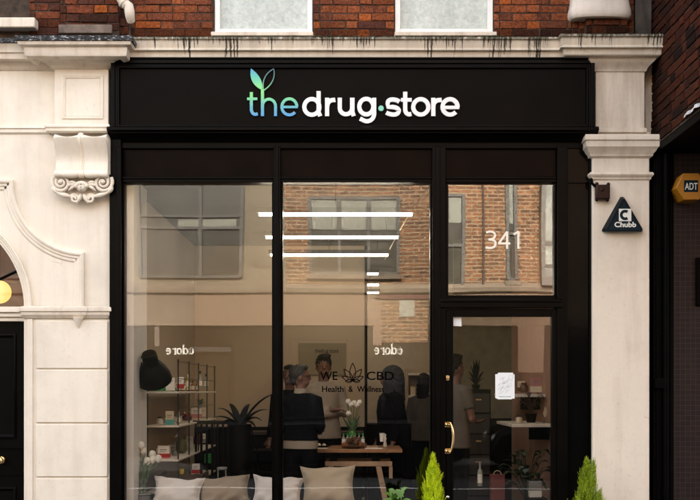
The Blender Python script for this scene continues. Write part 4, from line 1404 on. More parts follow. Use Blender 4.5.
for (p, q) in ((246, 242), (268, 265)):
    part('glazing_bar', MB().box(x0 + .09, x1 - .07, OY + .2565, OY + .27, RV(p), RV(q)), m_frame2, bay, smooth=0)
part('rain_pipe', MB().cyl((RU(483), OY + .05, 3.6), (RU(483), OY + .05, 8.5), 0.022), plain('brown_pipe', (0.05, 0.03, 0.02), 0.6), b2)
mb = MB().cyl((RU(287), OY + .30, RV(340)), (RU(347), OY + .30, RV(340)), 0.03)
for px in (287, 347):
    mb.ball((RU(px), OY + .3, RV(340)), 0.055, 12, 8)
mb.cyl((RU(347), OY + .3, 0.0), (RU(347), OY + .3, RV(340)), 0.026).cyl((RU(287), OY + .3, 0.0), (RU(287), OY + .3, RV(340)), 0.026)
single('rail', mb, plain('dark_rail', (0.012, 0.010, 0.008), 0.7, spec=.0), 'dark rail with round knobs outside the opposite shop, mirrored in the middle pane', 'rail', (RU(317), OY + .3, 0.0))

m_cream = plain('cream_sign_letters', (0.85, 0.82, 0.72), 0.5, var=0.02)
def serif_adore(x0, x1, z0, z1, y0, y1):
    """the word adore in a thick-and-thin serif, facing +y (so it is mirrored in the shop glass)"""
    W = x1 - x0; H = z1 - z0
    mb = MB()
    def p(u, v):     # u 0..1 along the word, v 0 = baseline, 1 = ascender
        return (-(x0 + W * u) + (x0 + x1), z0 + H * v)
    def q(pts, w):
        mb.stroke([(x0 + x1 - p(*a)[0], p(*a)[1]) for a in pts], [b * H for b in w] if isinstance(w, list) else w * H, y1 - .001 * len(mb.v) % .004, y0)
    X = 0.62
    def bowl(c, rx, thick=.16, thin=.085):
        n = 24
        pts = [(c + rx * math.cos(2 * PI * i / n), X / 2 + (X / 2 - .03) * math.sin(2 * PI * i / n)) for i in range(n + 1)]
        q(pts, [thin + (thick - thin) * abs(math.cos(2 * PI * i / n)) for i in range(n + 1)])
    # a
    bowl(.065, .055); q([(.125, X - .05), (.125, .09), (.15, 0.02)], [.15, .15, .06]); q([(.03, X - .1), (.07, X), (.115, X - .08)], .09)
    # d
    bowl(.265, .065); q([(.345, 1.0), (.345, 0.0)], .15); q([(.30, .97), (.35, .97)], .085); q([(.33, .025), (.385, .025)], .085)
    # o
    bowl(.485, .07)
    # r
    q([(.62, X), (.62, 0)], .15); q([(.585, .025), (.665, .025)], .085); q([(.585, X - .025), (.63, X - .025)], .085); q([(.63, X - .18), (.68, X - .03), (.715, X - .10)], [.05, .06, .14])
    # e
    n = 22
    pts = [(.86 + .068 * math.cos(R(i / n * 315)), X / 2 + (X / 2 - .03) * math.sin(R(i / n * 315))) for i in range(n + 1)]
    q(pts, [.08 + .09 * abs(math.cos(R(i / n * 315))) if i > 3 else .07 for i in range(n + 1)]); q([(.80, X / 2 + .02), (.925, X / 2 + .02)], .085)
    # facing +y means that a reader across the street sees it the right way round: flip left-right
    c = x0 + x1
    mb.v = [Vector((c - v.x, v.y, v.z)) for v in mb.v]
    return mb
for (a, b, c_, d_, lab) in ((162, 193, 354.5, 344.5, 'cream serif lettering adore across the street, mirrored in the left pane'), (373, 404.5, 354.5, 343.5, 'cream serif lettering adore across the street, mirrored in the middle pane')):
    yy = OY + .16
    single('lettering_sign', serif_adore(RU(a), RU(b), RV(c_), RV(d_), yy - .012, yy + .012), m_cream, lab, 'sign', (RU(a), yy, RV(c_)), group='mirrored adore signs', smooth=0)

# dark people carrier at the far kerb
car = thing('parked_car', 'dark tall car parked across the street, mirrored low in the shop glass', 'car', (-0.2, -10.5, -0.13))
m_car = plain('car_paint', (0.003, 0.003, 0.003), 0.35, var=0.1, spec=.10)
m_cg = plain('car_glass', (0.006, 0.006, 0.006), 0.10, spec=.22)
ccy0, ccy1 = -11.35, -9.65
def carside(pts, ya, yb):
    return MB().prism(pts, ya, yb)
zb = -0.13
lower = [(-3.15, .30), (-3.2, .55), (-3.05, .86), (-2.2, 1.02), (-1.95, 1.05), (1.9, 1.08), (2.0, .9), (2.0, .35), (1.7, .28), (-2.9, .25)]
b_ = part('body', MB().prism([(x, z + zb) for x, z in lower], ccy0, ccy1), m_car, car, bevel=0.08)
mb = MB()
bt = [(-2.25, 1.0), (1.95, 1.06)]; tp = [(-1.25, 1.84), (1.80, 1.80)]
lo = [(-2.28, ccy0 + .06, .99 + zb), (1.96, ccy0 + .06, 1.05 + zb), (1.96, ccy1 - .06, 1.05 + zb), (-2.28, ccy1 - .06, .99 + zb)]
hi = [(-1.25, ccy0 + .22, 1.85 + zb), (1.78, ccy0 + .22, 1.83 + zb), (1.78, ccy1 - .22, 1.83 + zb), (-1.25, ccy1 - .22, 1.85 + zb)]
mb.add(lo + hi, [(3, 2, 1, 0), (4, 5, 6, 7), (0, 1, 5, 4), (1, 2, 6, 5), (2, 3, 7, 6), (3, 0, 4, 7)])
part('cabin', mb, m_car, car, bevel=0.07)
def sidewin(xa, xb, xa2, xb2):
    y_ = lambda z: ccy1 - .06 - (z - 1.05) / .8 * .16 + .006
    v = [(xa, y_(1.12), 1.12 + zb), (xb, y_(1.12), 1.12 + zb), (xb2, y_(1.70), 1.70 + zb), (xa2, y_(1.70), 1.70 + zb)]
    v2 = [(a, b - .02, c) for a, b, c in v]
    return MB().add(v + v2, [(3, 2, 1, 0), (4, 5, 6, 7), (0, 1, 5, 4), (1, 2, 6, 5), (2, 3, 7, 6), (3, 0, 4, 7)])
for wq in ((-1.95, -0.75, -1.25, -0.75), (-0.65, .55, -0.65, .55), (.65, 1.72, .65, 1.6)):
    part('window', sidewin(*wq), m_cg, car)
for x in (-2.25, 1.1):
    w = part('wheel', MB().lathe([(.20, -.11), (.31, -.11), (.335, -.08), (.335, .08), (.31, .11), (.20, .11)], (x, ccy1 - .08, zb + .335), 28, axis='Y'), plain('tyre', (0.004, 0.004, 0.004), 0.9, spec=.05), car)
    part('rim', MB().lathe([(.02, -.10), (.20, -.10), (.20, .10), (.05, .105)], (x, ccy1 - .08, zb + .335), 20, axis='Y'), plain('alloy', (0.02, 0.02, 0.02), 0.5, spec=.1), w)
    w = part('wheel', MB().lathe([(.20, -.11), (.31, -.11), (.335, -.08), (.335, .08), (.31, .11), (.20, .11)], (x, ccy0 + .08, zb + .335), 28, axis='Y'), MATS['tyre'], car)
part('headlight', MB().ball((-3.05, ccy1 - .25, .72 + zb), (.10, .16, .09)), plain('lamp_glass', (0.5, 0.5, 0.5), 0.1), car)
part('headlight', MB().ball((-3.05, ccy0 + .25, .72 + zb), (.10, .16, .09)), MATS['lamp_glass'], car)
part('wing_mirror', MB().ball((-1.72, ccy1 + .08, 1.12 + zb), (.09, .10, .07)), m_car, car)

added_car = dup(car, (5.45, -10.5, -0.13), 0.0, 'second dark tall car added across the street to darken the mirror image low in the door glass')  # copy added so that the reflection low in the door glass stays dark
car['group'] = added_car['group'] = 'cars parked across the street'

# ------------------------------------------------------------------ inside the shop
m_in = plain('interior_beige', (0.46, 0.375, 0.27), 0.85, var=0.05, scale=1.5)
m_inwhite = plain('interior_white', (0.84, 0.80, 0.72), 0.8, var=0.04)
m_ceil = plain('interior_ceiling', (0.085, 0.070, 0.052), 0.9, var=0.1, scale=2)
m_floor = plain('dark_floorboards', (0.014, 0.010, 0.007), 0.6, var=0.4, scale=4, spec=.15)
m_dk = plain('black_furniture', (0.004, 0.0035, 0.003), 0.6, var=0.2, spec=.1)
m_pinkwall = plain('blush_wall', (0.42, 0.25, 0.17), 0.85, var=0.06)
LX, RX = -1.95, 1.95
CE = 3.27
room = shop
part('interior_floor', MB().box(LX - .1, RX + .1, 0.165, 9.0, -.05, 0.0), m_floor, shop, smooth=0)
part('interior_ceiling', MB().box(LX - .1, RX + .1, 0.165, 9.0, CE, CE + .1), m_ceil, shop, smooth=0)
part('interior_wall', MB().box(LX - .1, LX, 0.75, 9.0, 0.001, CE - .001), m_in, shop, smooth=0)
part('window_jamb', MB().box(LX - .1, U(133.8, .17), 0.165, 0.74, 0.001, CE - .001), m_inwhite, shop, label='narrow white reveal beside the left pane', smooth=0)
part('interior_wall', MB().box(RX, RX + .1, 0.165, 9.0, 0.001, CE - .001), m_pinkwall, shop, label='blush coloured side wall', smooth=0)
part('partition_wall', MB().box(LX + .001, 0.19, 4.4, 4.5, 0.001, CE - .001), m_in, shop, smooth=0)
part('partition_wall', MB().box(1.25, RX - .001, 3.9, 4.0, 0.001, CE - .001), plain('olive_partition', (0.16, 0.14, 0.09), 0.85), shop, smooth=0)
part('back_wall', MB().box(LX + .001, RX - .001, 8.9, 8.999, 0.001, CE - .001), plain('pale_back_wall', (0.74, 0.63, 0.47), .85, var=.05), shop, smooth=0)
part('darkening_panel', MB().box(1.252, RX - .002, 3.885, 3.899, 0.001, 1.12), m_dk, shop, smooth=0)  # dark sheet added to blacken the lower wall seen through the door
part('darkening_panel', MB().box(LX + .002, .188, 4.38, 4.3995, 0.121, 1.0), m_dk, shop, smooth=0)  # same added dark sheet, blackens the wall low behind the people
part('skirting', MB().box(LX + .002, 0.188, 4.385, 4.399, 0.002, .12), m_inwhite, shop, smooth=0)

# suspended strip lights
m_strip = emit_mat('strip_glow', (1.0, 0.85, 0.66), 6.2)
m_strip2 = m_strip
m_house = plain('strip_housing', (0.05, 0.045, 0.04), 0.5)
ZL = 3.02
def strip(xa, xb, y, lab):
    t = thing('strip_light', lab, 'lamp', ((xa + xb) / 2, y, ZL), group='suspended strip lights')
    part('housing', MB().box(xa - .02, xb + .02, y - .024, y + .024, ZL + .0005, ZL + .045), m_house, t, smooth=0)
    mb = MB().tube([(xa, y, ZL - .014), (xb, y, ZL - .014)], 0.0125, 10)
    part('tube', mb, m_strip, t)
    for x in (xa + .12, (xa + xb) / 2, xb - .12):
        part('wire', MB().cyl((x, y, ZL + .045), (x, y, CE - .001), 0.0035, n=6), m_house, t)
    return t
strip(U(259, .5), U(412, .5), .5, 'longest glowing strip light, hung nearest the window at the top')
strip(U(266, 1.88), U(398, 1.88), 1.88, 'glowing strip light second from the top, hung behind the longest one')
strip(U(270.5, 3.27), U(388, 3.27), 3.27, 'lowest of the three long glowing strip lights')
strip(-0.4, U(378, 5.2), 5.2, 'short glowing strip light under the three long ones, topmost of the short ones')
strip(-0.4, U(378.5, 6.65), 6.65, 'middle one of the three short glowing strip lights at the back')
strip(-0.4, U(378.5, 7.9), 7.9, 'lowest and farthest of the short glowing strip lights')
cab = MB().tube([(U(413.5, .5), .5, ZL + .05), (U(399.5, 1.88), 1.88, ZL + .05), (U(389.5, 3.27), 3.27, ZL + .05), (U(385, 4.0), 4.0, ZL + .03)], 0.007, 6)
cab.tube([(U(432, .25), .25, 3.2), (U(413.5, .5), .5, ZL + .05)], 0.007, 6)
single('cable', cab, plain('beige_cable', (0.6, 0.5, 0.36), 0.6), 'pale thin cable joining the right ends of the long strip lights', 'cable', (U(400, 1.88), 1.88, ZL + .05))
# dark pole at the end of the partition
single('pole', MB().cyl((U(366, 4.35), 4.35, 0), (U(366, 4.35), 4.35, CE - .01), 0.018), m_dk, 'thin dark upright pole rising behind the table at the middle of the room', 'pole', (U(366, 4.35), 4.35, 0))
# sign on the back wall
t = thing('wall_sign', 'olive sign board with small dark lettering on the back wall', 'sign', (U(322, 4.38), 4.38, V(368, 4.38)))
part('board', MB().box(U(299, 4.38), U(346, 4.38), 4.375, 4.398, V(375, 4.38), V(343, 4.38)), plain('olive_board', (0.24, 0.20, 0.13), 0.7, var=.05), t, smooth=0)
part('lettering', MB().text('thedrug·store', U(315, 4.37), U(338.5, 4.37), V(354, 4.37), V(348.5, 4.37), 4.371, 4.374), m_vinyl, t, smooth=0)

# black wall lamp by the window
lx, ly, lz = U(152.5, .45), .45, V(370, .45)
lamp = thing('desk_lamp', 'black bell shaded lamp on a bent arm inside the left window', 'lamp', (lx, ly, lz))
m_lamp = plain('lamp_black', (0.002, 0.002, 0.002), 0.5, spec=0.08)
s = 1.03 / S(.45)
mb = MB()
mb.M = Matrix.Translation((lx, ly, lz)) @ Matrix.Rotation(R(-4), 4, 'Y') @ Matrix.Rotation(R(38), 4, 'X')
prof = [(0.3, 20.5), (5, 20.8), (6.8, 19.8), (7.4, 17), (7.7, 9.5), (8.6, 8.0), (11.0, 5.0), (14.0, 0), (16.2, -6), (17.2, -12), (17.0, -12.4), (15.8, -6), (13, 0.2), (8.0, 6.5), (0.4, 8.0)]
mb.lathe([(r * s, h * s) for r, h in prof], (0, 0, 0), 32)
part('lamp_shade', mb, m_lamp, lamp, smooth=50)
mb = MB()
a0 = (lx - 3 * s, ly + .02, lz + 17 * s)
mb.tube(bez(a0, (lx - 14 * s, ly + .02, lz + 15 * s), (lx - 15 * s, ly + .03, lz + 7 * s), (lx - 9 * s, ly + .03, lz + 5 * s), 12), 0.008, 8)
mb.tube(bez((lx - 12 * s, ly + .02, lz + 6 * s), (lx - 16 * s, ly + .05, lz + 1 * s), (lx - 17 * s, ly + .1, lz - 4 * s), (LX + .02, ly + .2, lz - 10 * s), 10), 0.009, 8)
mb.tube(bez((LX + .02, ly + .2, lz - 10 * s), (LX + .03, ly + .25, lz - 40 * s), (LX + .06, ly + .3, lz - 60 * s), (LX + .08, ly + .35, 0.75), 10), 0.008, 8)
part('lamp_arm', mb, m_lamp, lamp, smooth=60)

# window seat
seat = thing('window_seat', 'low dark window seat under the cushions', 'bench', (-0.8, 0.5, 0))
part('seat', MB().box(U(137, .4), U(400, .4), 0.175, 0.74, 0.36, 0.42), plain('seat_wood', (0.06, 0.04, 0.025), 0.5), seat, bevel=0.008)
for x in (-1.7, -0.7, 0.3):
    part('support', MB().box(x - .03, x + .03, 0.24, 0.70, 0.001, 0.359), m_dk, seat)

# cushions
def cushion(x0, x1, ztop, w_deg, lean, th, mat, lab, yaw, hgt, seed, cy=.46):
    cx = (x0 + x1) / 2; w = x1 - x0
    t = thing('cushion', lab, 'cushion', (cx, cy, .425), group='cushions along the window seat')
    g = random.Random(seed)
    ph = [g.uniform(0, 6) for _ in range(8)]
    M = Matrix.Translation((cx, cy, .425)) @ Matrix.Rotation(R(yaw), 4, 'Z') @ Matrix.Rotation(R(-lean), 4, 'X') @ Matrix.Rotation(R(w_deg), 4, 'Y')
    mb = MB(); mb.M = M
    nu = 30
    def surf(side):
        def f(a, b):
            u, v = 2 * a - 1, 2 * b - 1
            pin = 1 - 0.17 * (1 - abs(u) ** 2) * abs(v) ** 3 
            pin2 = 1 - 0.15 * (1 - abs(v) ** 2) * abs(u) ** 3
            th_ = th * (max(0, (1 - u ** 4)) * max(0, (1 - v ** 4))) ** 0.62
            r = math.sqrt((abs(u) - 1) ** 2 + (abs(v) - 1) ** 2)
            wr = 0.014 * math.sin(ph[0] + 9 * u + 7 * v * v) * math.exp(-r * 2.2) + 0.006 * math.sin(ph[1] + 5 * v - 6 * u * v) + 0.012 * math.sin(ph[2] + 13 * (u - v) * 0.6) * abs(v)
            wr += 0.013 * math.sin(ph[3] + 16 * v) * math.exp(-6 * (1 - abs(u)))
            edge = 1 if (abs(u) < .99 and abs(v) < .99) else 0
            return (u * w / 2 * pin2, side * (th_ + wr * edge) , hgt * (b if True else 0) * 1.0 + (pin - 1) * v * hgt / 2 + 0.006 * math.sin(ph[4] + 4 * u))
        return f
    mb.grid(surf(-1), nu, nu).grid(surf(1), nu, nu)
    o = part('cover', mb, mat, t, smooth=180)
    mb2 = MB(); mb2.M = M
    f = surf(0)
    loop = [f(i / 20, 0) for i in range(21)] + [f(1, i / 20) for i in range(1, 21)] + [f(1 - i / 20, 1) for i in range(1, 21)] + [f(0, 1 - i / 20) for i in range(1, 20)]
    mb2.tube(loop + loop[:1], 0.005, 6)
    part('seam', mb2, mat, t, smooth=60)
    return t
def cloth(name, c):
    n = N(name)
    n.base(n.ramp(n.noise(5, detail=6), [(0.3, tuple(a * .88 for a in c)), (0.7, c)]))
    n.set(Roughness=0.9, Sheen_Weight=0.15)
    w = n.node('ShaderNodeTexWave'); w.inputs['Scale'].default_value = 180; w.inputs['Distortion'].default_value = 1.0
    n.link(n.pos(), w.inputs['Vector'])
    n.bump(n.math('ADD', n.math('MULTIPLY', w.outputs['Fac'], .3), n.math('MULTIPLY', n.noise(16, detail=5), 1.2)), 0.45, 0.006)
    MATS[name] = n.m
    return n.m
m_cw = cloth('white_linen', (0.93, 0.88, 0.82))
m_ct = cloth('taupe_linen', (0.40, 0.32, 0.23))
m_cb = cloth('beige_linen', (0.60, 0.50, 0.36))
def cu(px0, px1, pyt, **k):
    y = k.pop('cy', .46)
    return dict(x0=U(px0, y), x1=U(px1, y), ztop=V(pyt, y), hgt=V(pyt, y) - .425, cy=y, **k)
cushion(**cu(149, 201, 475.5, w_deg=3, lean=24, th=.11, mat=m_cw, lab='leftmost white cushion leaning beside the white tulips', yaw=-4, seed=3, cy=.36))
cushion(**cu(198, 252, 474, w_deg=-5, lean=26, th=.11, mat=m_ct, lab='taupe brown cushion between two white cushions', yaw=3, seed=9, cy=.44))
cushion(**cu(250, 302, 474.5, w_deg=4, lean=24, th=.11, mat=m_cw, lab='white cushion half hidden behind the black mullion', yaw=2, seed=15, cy=.38))
cushion(**cu(301, 357, 463.5, w_deg=-2, lean=20, th=.12, mat=m_cb, lab='large plain beige cushion, the rightmost and tallest one', yaw=0, seed=21, cy=.33))

# wire shelving along the left wall
m_shelf = plain('shelf_cream', (0.80, 0.72, 0.60), 0.6, var=0.1)
m_wire = plain('shelf_wire', (0.03, 0.03, 0.028), 0.4, metal=0.6)
rack = thing('shelf_rack', 'wire shelf rack of pale shelves full of products along the left wall', 'shelf', (-1.75, 2.2, 0))
ysh0, ysh1 = 1.0, 3.7
xs0, xs1 = -1.90, U(178.5, 1.0)
SZ = [V(391.5, 1.0), V(425.5, 1.0), V(459.5, 1.0), V(492, 1.0)]
for z in SZ:
    part('shelf', MB().box(xs0, xs1, ysh0, ysh1, z - .018, z), m_shelf, rack, bevel=0.003)
for (x, y) in ((xs0 + .01, 1.04), (xs1 - .01, 1.04), (xs1 - .01, 1.7), (xs1 - .01, 2.35), (xs1 - .01, 3.0), (xs1 - .01, 3.66)):
    mb = MB()
    zz = [0.0] + [q for k in sorted(SZ) for q in (k - .0185, k + .0005)] + [SZ[0] + .30]
    for a, b in zip(zz[::2], zz[1::2]):
        mb.cyl((x, y, a), (x, y, b), 0.007, n=8)
    part('upright', mb, m_wire, rack)
mb = MB()
for z in (SZ[0] + .28, SZ[0] + .12, SZ[1] + .16):
    mb.cyl((xs1 + .0005, ysh0, z), (xs1 + .0005, ysh1, z), 0.0035, n=6)
part('rail', mb, m_wire, rack)

PC = {'white': (0.86, 0.82, 0.74), 'red': (0.45, 0.02, 0.02), 'teal': (0.10, 0.42, 0.38), 'yellow': (0.72, 0.52, 0.03), 'green': (0.03, 0.28, 0.06), 'black': (0.012, 0.012, 0.012),
      'grey': (0.25, 0.25, 0.23), 'olive': (0.12, 0.13, 0.06), 'maroon': (0.10, 0.015, 0.015), 'brown': (0.13, 0.06, 0.03), 'amber': (0.25, 0.09, 0.02), 'clear': (0.30, 0.33, 0.28), 'cream': (0.74, 0.63, 0.45), 'pink': (0.5, 0.22, 0.2)}
def pm(c): return plain('goods_' + c, PC[c], 0.4, var=0.06)
def place(px, py, y):
    return U(px, y), y, V(py, y)
def product(kind, px, py, y, wpx, hpx, c1, c2, lab, cat=None, name=None):
    """px, py = middle of the foot in the photo, at depth y"""
    x, y, z = place(px, py, y)
    w, h = wpx / S(y), hpx / S(y)
    if kind == 'box':
        t = thing(name or 'product_box', lab, cat or 'box', (x, y, z))
        part('carton', MB().box(x - w / 2, x + w / 2, y - w * .3, y + w * .3, z + .0005, z + h), pm(c1), t, bevel=0.0025)
        if c2:
            part('label_band', MB().box(x - w / 2 - .001, x + w / 2 + .001, y - w * .3 - .001, y + w * .3 + .001, z + .004, z + h * .42), pm(c2), t)
        part('print', MB().box(x - w * .3, x + w * .3, y - w * .3 - .0016, y - w * .3 - .0004, z + h * .68, z + h * .74).box(x - w * .3, x + w * .15, y - w * .3 - .0016, y - w * .3 - .0004, z + h * .56, z + h * .60), pm('grey'), t, smooth=0)
    elif kind == 'bottle':
        t = thing(name or 'bottle', lab, cat or 'bottle', (x, y, z))
        r = w / 2
        part('glass', MB().lathe([(r * .9, .0005), (r, h * .03), (r, h * .58), (r * .85, h * .66), (r * .36, h * .74), (r * .34, h * .86)], (x, y, z), 16), pm(c1), t, smooth=50)
        part('cap', MB().lathe([(r * .42, h * .84), (r * .44, h * .86), (r * .44, h), (r * .3, h * 1.005)], (x, y, z), 14), pm(c2 or 'black'), t)
        part('paper_label', MB().lathe([(r * 1.012, h * .14), (r * 1.015, h * .15), (r * 1.015, h * .50), (r * 1.012, h * .51)], (x, y, z), 16), pm('white'), t)
    elif kind == 'jar':
        t = thing(name or 'jar', lab, cat or 'jar', (x, y, z))
        r = w / 2
        part('body', MB().lathe([(r * .7, .0005), (r * .95, h * .15), (r, h * .4), (r * .9, h * .68), (r * .6, h * .82), (r * .58, h * .86)], (x, y, z), 18), pm(c1), t, smooth=60)
        part('lid', MB().lathe([(r * .66, h * .84), (r * .68, h * .86), (r * .66, h * .97), (r * .5, h)], (x, y, z), 16), pm(c2 or 'black'), t)
    elif kind == 'cup':
        t = thing(name or 'cup', lab, cat or 'cup', (x, y, z))
        r = w / 2
        part('body', MB().lathe([(r * .75, .0005), (r, h), (r * .93, h), (r * .7, h * .06)], (x, y, z), 18), pm(c1), t)
        part('rim', MB().lathe([(r * .99, h * .97), (r * 1.05, h * .985), (r * 1.0, h * 1.02), (r * .95, h)], (x, y, z), 18), pm(c2 or c1), t)
    return t
product('box', 170.5, 390.5, 1.25, 8.5, 13, 'white', None, 'white box with grey print on the top shelf behind the black lamp')
product('box', 180.5, 389, 1.6, 6.5, 12, 'white', 'red', 'white and red box on the top shelf', )
product('bottle', 188, 388.5, 2.0, 3.6, 14, 'yellow', 'white', 'slim yellow bottle on the top shelf')
product('bottle', 200, 388, 2.9, 5, 17, 'clear', 'black', 'clear pump bottle with black top on the top shelf, left one of the pair')
product('bottle', 206, 388, 3.2, 4.5, 14, 'clear', 'black', 'clear pump bottle with black top on the top shelf, right one of the pair')
product('box', 169.8, 425.5, 1.2, 8.0, 14.5, 'cream', 'teal', 'cream box with a teal lower band on the second shelf')
product('bottle', 178.3, 423.5, 1.55, 4.0, 12.5, 'clear', 'white', 'small pale bottle beside the cream and teal box')
product('jar', 187, 420.5, 2.2, 10, 7, 'maroon', 'red', 'squat maroon and red jar on the second shelf')
product('box', 196.5, 418.5, 2.8, 10, 11, 'white', 'pink', 'wide white box with a pink band on the second shelf')
product('box', 203, 416.5, 3.3, 6, 9, 'cream', None, 'small plain cream box at the far end of the second shelf')
product('box', 164, 459, 1.22, 11.5, 13.5, 'white', 'red', 'white box with a bright red base on the third shelf')
product('jar', 174.5, 455.5, 1.6, 5.5, 5, 'grey', 'grey', 'tiny grey jar on the third shelf')
product('jar', 181.5, 452.5, 2.0, 11.5, 16, 'olive', 'olive', 'round olive green lidded vase on the third shelf')
product('box', 189.5, 448, 2.5, 6.5, 12, 'white', None, 'upright white box behind the olive vase')
product('jar', 197.5, 444.5, 2.9, 8.0, 12, 'maroon', 'maroon', 'round dark maroon jar on the third shelf')
product('box', 203.5, 442.5, 3.3, 6.0, 9, 'white', 'grey', 'white box with grey band beside the maroon jar')
product('cup', 181.5, 480, 1.45, 5.5, 11, 'yellow', 'yellow', 'bright yellow tumbler on the lowest shelf')
product('box', 196, 473.5, 2.0, 7.5, 10, 'white', 'red', 'red and white box on the lowest shelf')
product('box', 208, 463, 2.9, 7.0, 9.5, 'green', None, 'green box at the far end of the lowest shelf')
# rows of identical goods towards the far ends of the shelves
def row(kind, px0, py0, ya, yb, n, wpx, hpx, c1, c2, lab, grp):
    first = None
    for i in range(n):
        f = i / max(1, n - 1)
        y = ya + (yb - ya) * f
        z = EYE + (390 - py0) / S(ya)
        x = U(px0, ya) + .004 * math.sin(3 * i)
        if first is None:
            first = product(kind, px0, py0, ya, wpx, hpx, c1, c2, lab)
            first['group'] = grp
        else:
            dup(first, (x, y, z), R(4 * math.sin(7 * i)))
row('bottle', 173, 391.3, 1.75, 3.4, 6, 4.2, 12, 'amber', 'black', 'small amber bottle in the back row of the top shelf', 'amber bottles on the top shelf')
row('box', 158, 391.3, 1.35, 3.3, 6, 7.0, 9.5, 'cream', 'green', 'cream and green carton at the back of the top shelf', 'cartons at the back of the top shelf')
row('jar', 160, 425.2, 1.5, 3.4, 6, 7.0, 8.5, 'white', 'black', 'white jar with black lid at the back of the second shelf', 'white jars on the second shelf')
row('bottle', 172.5, 425.2, 1.75, 3.3, 5, 4.2, 12, 'grey', 'white', 'grey bottle with white cap along the second shelf', 'grey bottles on the second shelf')
row('box', 160.5, 459.2, 1.6, 3.4, 6, 8.0, 11, 'white', 'teal', 'white and teal carton at the back of the third shelf', 'cartons at the back of the third shelf')
row('bottle', 172, 491.6, 1.7, 3.4, 6, 5.0, 15, 'cream', 'maroon', 'cream bottle with maroon cap along the lowest shelf', 'cream bottles on the lowest shelf')
# little plant and wicker box
x, y, z = place(200, 408, 2.75)
t = thing('pot_plant', 'tiny green plant on top of the wide white box', 'plant', (x, y, z))
part('pot', MB().lathe([(.018, 0.002), (.026, .035), (.022, .036), (.016, .03)], (x, y, z), 12), pm('grey'), t)
mb = MB()
g = random.Random(5)
for i in range(26):
    a = g.uniform(0, 2 * PI); e = g.uniform(.02, .07)
    p1 = (x + math.cos(a) * e, y + math.sin(a) * e, z + .05 + g.uniform(0, .05))
    mb.tube([(x, y, z + .03), ((x + p1[0]) / 2, (y + p1[1]) / 2, p1[2]), p1], [.002, .008, .001], 5, flat=.4)
part('foliage', mb, plain('shop_leaf', (0.035, 0.07, 0.025), 0.5, var=.3), t)
t = thing('crate', 'brown wooden crate under the lowest pale shelf behind the white cushion', 'crate', (U(186, 1.3), 1.3, 0.001))
part('side', MB().box(U(158, 1.3), U(203, 1.3), 1.26, 1.30, 0.001, V(474, 1.3)), plain('crate_wood', (0.055, 0.028, 0.014), 0.7, var=.4), t, bevel=.004)
part('end', MB().box(U(158, 1.3), U(160, 1.3), 1.301, 1.7, 0.001, V(474, 1.3)).box(U(201, 1.3), U(203, 1.3), 1.301, 1.7, 0.001, V(474, 1.3)), MATS['crate_wood'], t)

# tulips in the window corner
tx, ty = U(142, .42), .42
t = thing('tulip_vase', 'white tulips in a glass vase in the left corner of the window', 'flowers', (tx, ty, V(493, ty)))
zv = V(493, ty)
part('vase', MB().lathe([(.035, .001), (.045, .02), (.042, .08), (.048, .13), (.045, .13), (.038, .08), (.03, .012)], (tx, ty, zv), 20), glass_mat('vase_glass', 0.12, (0.75, 0.82, 0.72)), t, smooth=60)
m_tul = plain('tulip_white', (0.80, 0.76, 0.66), 0.6, var=.05)
m_stem = plain('tulip_green', (0.06, 0.11, 0.03), 0.5, var=.3)
s = 1 / S(ty)
for (px, py) in ((141.5, 446), (142.8, 452), (152.3, 455), (148.5, 461.5), (153.5, 460), (159, 459)):
    x, z = U(px, ty), V(py, ty)
    yy = ty + rnd.uniform(-.04, .04)
    st = part('stem', MB().tube(bez((tx + rnd.uniform(-.02, .02), ty, zv + .02), (tx, ty, zv + .16), (x - .01, yy, z - .10), (x, yy, z - 2 * s), 8), 0.0035, 6), m_stem, t)
    mb = MB()
    for k in range(6):
        a = k * PI / 3
        for j in range(1):
            cx, cy = x + math.cos(a) * .008, yy + math.sin(a) * .008
            mb.tube([(x, yy, z - 3 * s), (cx + math.cos(a) * .012, cy + math.sin(a) * .012, z), (cx + math.cos(a) * .006, cy + math.sin(a) * .006, z + 3.2 * s), (x + math.cos(a) * .004, yy + math.sin(a) * .004, z + 4.6 * s)], [.006, .015, .012, .003], 8)
    part('bloom', mb, m_tul, st, smooth=60)
mb = MB()
for i in range(34):
    a = rnd.uniform(-1, 1); L = rnd.uniform(.10, .26)
    p0 = (tx + rnd.uniform(-.03, .03), ty + rnd.uniform(-.03, .03), zv + rnd.uniform(.05, .12))
    p1 = (p0[0] + a * .14, p0[1] + rnd.uniform(-.08, .08), p0[2] + L)
    mid = ((p0[0] + p1[0]) / 2 - a * .02, (p0[1] + p1[1]) / 2, p0[2] + L * .6)
    mb.tube([p0, mid, p1], [.004, .013, .001], 6, flat=.3)
part('leaf', mb, m_stem, t)
mb = MB()
for (px, py) in ((134, 429), (136.5, 436), (133, 442)):
    x, z = U(px, ty + .1), V(py, ty + .1)
    mb.tube([(tx - .03, ty + .05, zv + .06), (x + .01, ty + .08, (z + zv) / 2), (x, ty + .1, z)], [.004, .004, .002], 6)
    for i in range(26):
        f = rnd.uniform(.35, 1); a = rnd.uniform(0, 2 * PI)
        q = (x + (1 - f) * .03, ty + .1, zv + .06 + (z - zv - .06) * f)
        mb.ball((q[0] + .012 * math.cos(a), q[1] + .012 * math.sin(a), q[2]), (.007, .007, .011), 6, 4)
part('dark_spray', mb, plain('dark_spray', (0.018, 0.010, 0.012), 0.7), t)
st_ = thing('plant_stand', 'small round grey stand under the tulip vase', 'stand', (tx, ty, 0.421))
part('top', MB().lathe([(.001, zv - .012), (.085, zv - .012), (.088, zv - .006), (.085, zv - .0005)], (tx, ty, 0), 24), pm('grey'), st_)
part('drum', MB().lathe([(.07, .4215), (.075, .43), (.078, zv - .02), (.06, zv - .0125)], (tx, ty, 0), 24), plain('grey_drum', (0.16, 0.17, 0.17), 0.5), st_)

